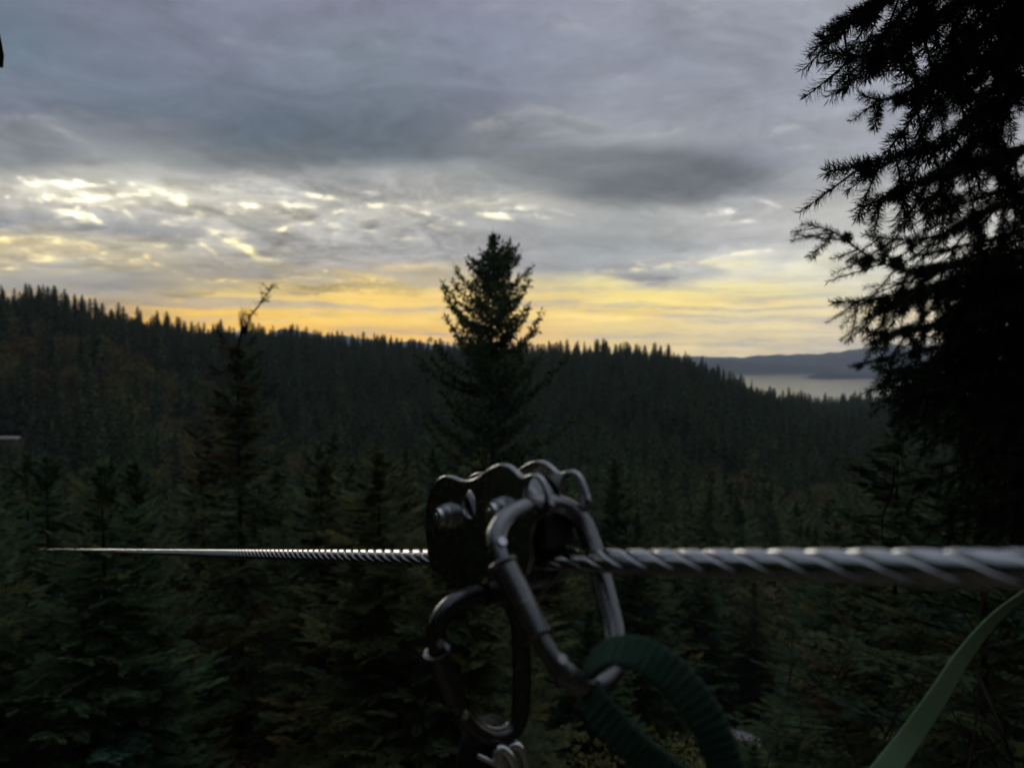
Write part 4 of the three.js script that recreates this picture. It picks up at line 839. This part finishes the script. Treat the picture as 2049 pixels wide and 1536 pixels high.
// ---- webbing
function ribbon(stations, o) {                                      // stations: { p, side, face, w }; a flattened tube with crosswise ruffles
  const pos = [], uv = [], idx = [], m = 17;
  let along = 0;
  stations.forEach((s, i) => {
    if (i) along += s.p.distanceTo(stations[i - 1].p);
    const ruf = o.ruffle ? o.ruffle * Math.sin(along / o.pitch * 6.283 + Math.sin(along * 60)) : 0;
    for (let k = 0; k < m; k++) {
      const a = k / (m - 1) * Math.PI * 2, ca = Math.sign(Math.cos(a)) * Math.pow(Math.abs(Math.cos(a)), 0.55), sa = Math.sign(Math.sin(a)) * Math.pow(Math.abs(Math.sin(a)), 0.7);
      const x = ca * (s.w / 2 + ruf * 0.35), y = sa * (o.thick / 2 + ruf * (0.6 + 0.4 * Math.sin(k * 1.7 + i * 0.3)));
      pos.push(s.p.x + s.side.x * x + s.face.x * y, s.p.y + s.side.y * x + s.face.y * y, s.p.z + s.side.z * x + s.face.z * y);
      uv.push(ca * s.w / 2 / 0.006, along / 0.006);
      if (i && k < m - 1) { const k2 = k + 1, b = i * m, c = b - m; idx.push(b + k, c + k, b + k2, b + k2, c + k, c + k2); }
    }
  });
  const g = new THREE.BufferGeometry(); g.setAttribute('uv', new THREE.Float32BufferAttribute(uv, 2)); g.setAttribute('position', new THREE.Float32BufferAttribute(pos, 3)); g.setIndex(idx); g.computeVertexNormals(); return g;
}
function strapStations(path, n) {                                   // path: [px, py, depth, width, twist]; twist 0 faces the camera
  const c = new THREE.CatmullRomCurve3(path.map(([x, y, d]) => at(x, y, d)), false, 'centripetal'), out = [];
  for (let i = 0; i <= n; i++) {
    const t = i / n, p = c.getPoint(t), tan = c.getTangent(t), view = p.clone().normalize().negate(), f = t * (path.length - 1), j = Math.min(path.length - 2, Math.floor(f)), u = f - j;
    const w = lerp(path[j][3], path[j + 1][3], u), tw = lerp(path[j][4], path[j + 1][4], u);
    const s0 = tan.clone().cross(view).normalize(), f0 = s0.clone().cross(tan).normalize();
    out.push({ p, w, side: s0.clone().multiplyScalar(Math.cos(tw)).addScaledVector(f0, Math.sin(tw)), face: f0.clone().multiplyScalar(Math.cos(tw)).addScaledVector(s0, -Math.sin(tw)) });
  }
  return out;
}
const WEB_DARK = mat(0.03, 0.10, 0.058, 0.8), WEB_PALE = mat(0.34, 0.57, 0.30, 0.85), WEB_BLACK = mat(0.02, 0.016, 0.013, 0.8);
for (const m of [WEB_DARK, WEB_PALE, WEB_BLACK]) { m.bumpMap = weave; m.bumpScale = 0.0014; }
{
  const zc = project(onPlane(1184, 1360, local(C_EYE.x, C_EYE.y, 0), N.clone().cross(DOWN1).normalize())).depth;
  const g = new THREE.Group(); tag(g, 'dark green ruched lanyard looped through the large carabiner', 'strap'); g.name = numbered('lanyard'); scene.add(g);
  const loop = [[1475, 1640, zc - 0.03, 0.0175, 0.15], [1458, 1560, zc - 0.03, 0.0175, 0.15], [1428, 1470, zc - 0.03, 0.0175, 0.1], [1385, 1398, zc - 0.028, 0.018, 0], [1335, 1342, zc - 0.024, 0.0185, -0.2], [1282, 1308, zc - 0.02, 0.0185, -0.5], [1232, 1302, zc - 0.012, 0.018, -0.8], [1196, 1322, zc + 0.004, 0.0175, -1.1], [1184, 1342, zc + 0.013, 0.018, -1.2], [1176, 1366, zc + 0.008, 0.018, -1.0], [1186, 1402, zc - 0.006, 0.0175, -0.6], [1222, 1450, zc - 0.014, 0.0175, -0.4], [1275, 1500, zc - 0.02, 0.017, -0.5], [1335, 1548, zc - 0.024, 0.017, -0.5], [1410, 1610, zc - 0.028, 0.017, -0.4]];
  part('webbing', ribbon(strapStations(loop, 700), { thick: 0.0045, ruffle: 0.0008, pitch: 0.0044 }), WEB_DARK, g);
  const g2 = new THREE.Group(); tag(g2, 'pale green flat webbing strap curving up to the cable on the right', 'strap'); g2.name = numbered('webbing_strap'); scene.add(g2);
  part('webbing', ribbon(strapStations([[2300, 1096, 0.42, 0.0165, 1.4], [2160, 1130, 0.46, 0.0165, 1.42], [2049, 1190, 0.5, 0.0165, 1.36], [1992, 1236, 0.51, 0.0165, 1.22], [1932, 1308, 0.51, 0.0165, 1.02], [1874, 1398, 0.505, 0.0165, 0.82], [1822, 1474, 0.5, 0.0165, 0.62], [1764, 1552, 0.49, 0.0165, 0.36], [1690, 1650, 0.48, 0.0165, 0.3]], 200), { thick: 0.0022 }), WEB_PALE, g2);
  const g3 = new THREE.Group(); tag(g3, 'black sling hanging from the lower carabiner', 'strap'); g3.name = numbered('sling'); scene.add(g3);
  const zl = project(onPlane(992, 1470, local(C_LOW.x, C_LOW.y, 0), N.clone().cross(V(0, -1, 0)).normalize())).depth;
  part('webbing', ribbon(strapStations([[946, 1660, zl, 0.02, 0.2], [942, 1560, zl, 0.02, 0.2], [948, 1490, zl, 0.02, 0.4], [962, 1452, zl + 0.006, 0.018, 0.9], [984, 1444, zl + 0.012, 0.017, 1.3], [1000, 1460, zl + 0.016, 0.018, 1.0], [992, 1530, zl + 0.012, 0.02, 0.4], [985, 1660, zl + 0.01, 0.02, 0.2]], 120), { thick: 0.003 }), WEB_BLACK, g3);
  // bright steel double ring under it
  const g4 = new THREE.Group(); tag(g4, 'bright steel swivel with two bowed prongs below the dark carabiner', 'swivel'); g4.name = numbered('swivel'); scene.add(g4);
  const zr = zl - 0.012, bow = (path, r) => new THREE.TubeGeometry(new THREE.CatmullRomCurve3(path.map(([x, y, d]) => at(x, y, zr + d))), 60, r, 14, false), BRIGHT = steel(0.75, 0.2);
  part('prong', bow([[1010, 1660, 0], [1012, 1600, 0], [1006, 1550, 0], [996, 1514, 0], [1000, 1498, 0.002], [1016, 1508, 0.004], [1034, 1548, 0.006], [1046, 1620, 0.006], [1048, 1660, 0.006]], 0.0032), BRIGHT, g4);
  part('prong', bow([[1030, 1660, 0.012], [1022, 1570, 0.012], [1014, 1520, 0.012], [1018, 1496, 0.014], [1034, 1492, 0.016], [1048, 1516, 0.018], [1056, 1580, 0.018], [1058, 1660, 0.018]], 0.003), BRIGHT, g4);
  const pin = new THREE.CylinderGeometry(0.0017, 0.0017, 0.016, 12); pin.rotateZ(1.1); const pc = at(978, 1522, zr); pin.translate(pc.x, pc.y, pc.z); part('pin', pin, BRIGHT, g4);
}
{ let t = 0; scene.traverse((o) => { if (o.isMesh && !o.isInstancedMesh) t += (o.geometry.index ? o.geometry.index.count : o.geometry.attributes.position.count) / 3; }); console.log('triangles', Math.round(t)); }
scene.traverse((o) => { if (o.isMesh) { o.castShadow = true; o.receiveShadow = true; } });
renderer.render(scene, camera);
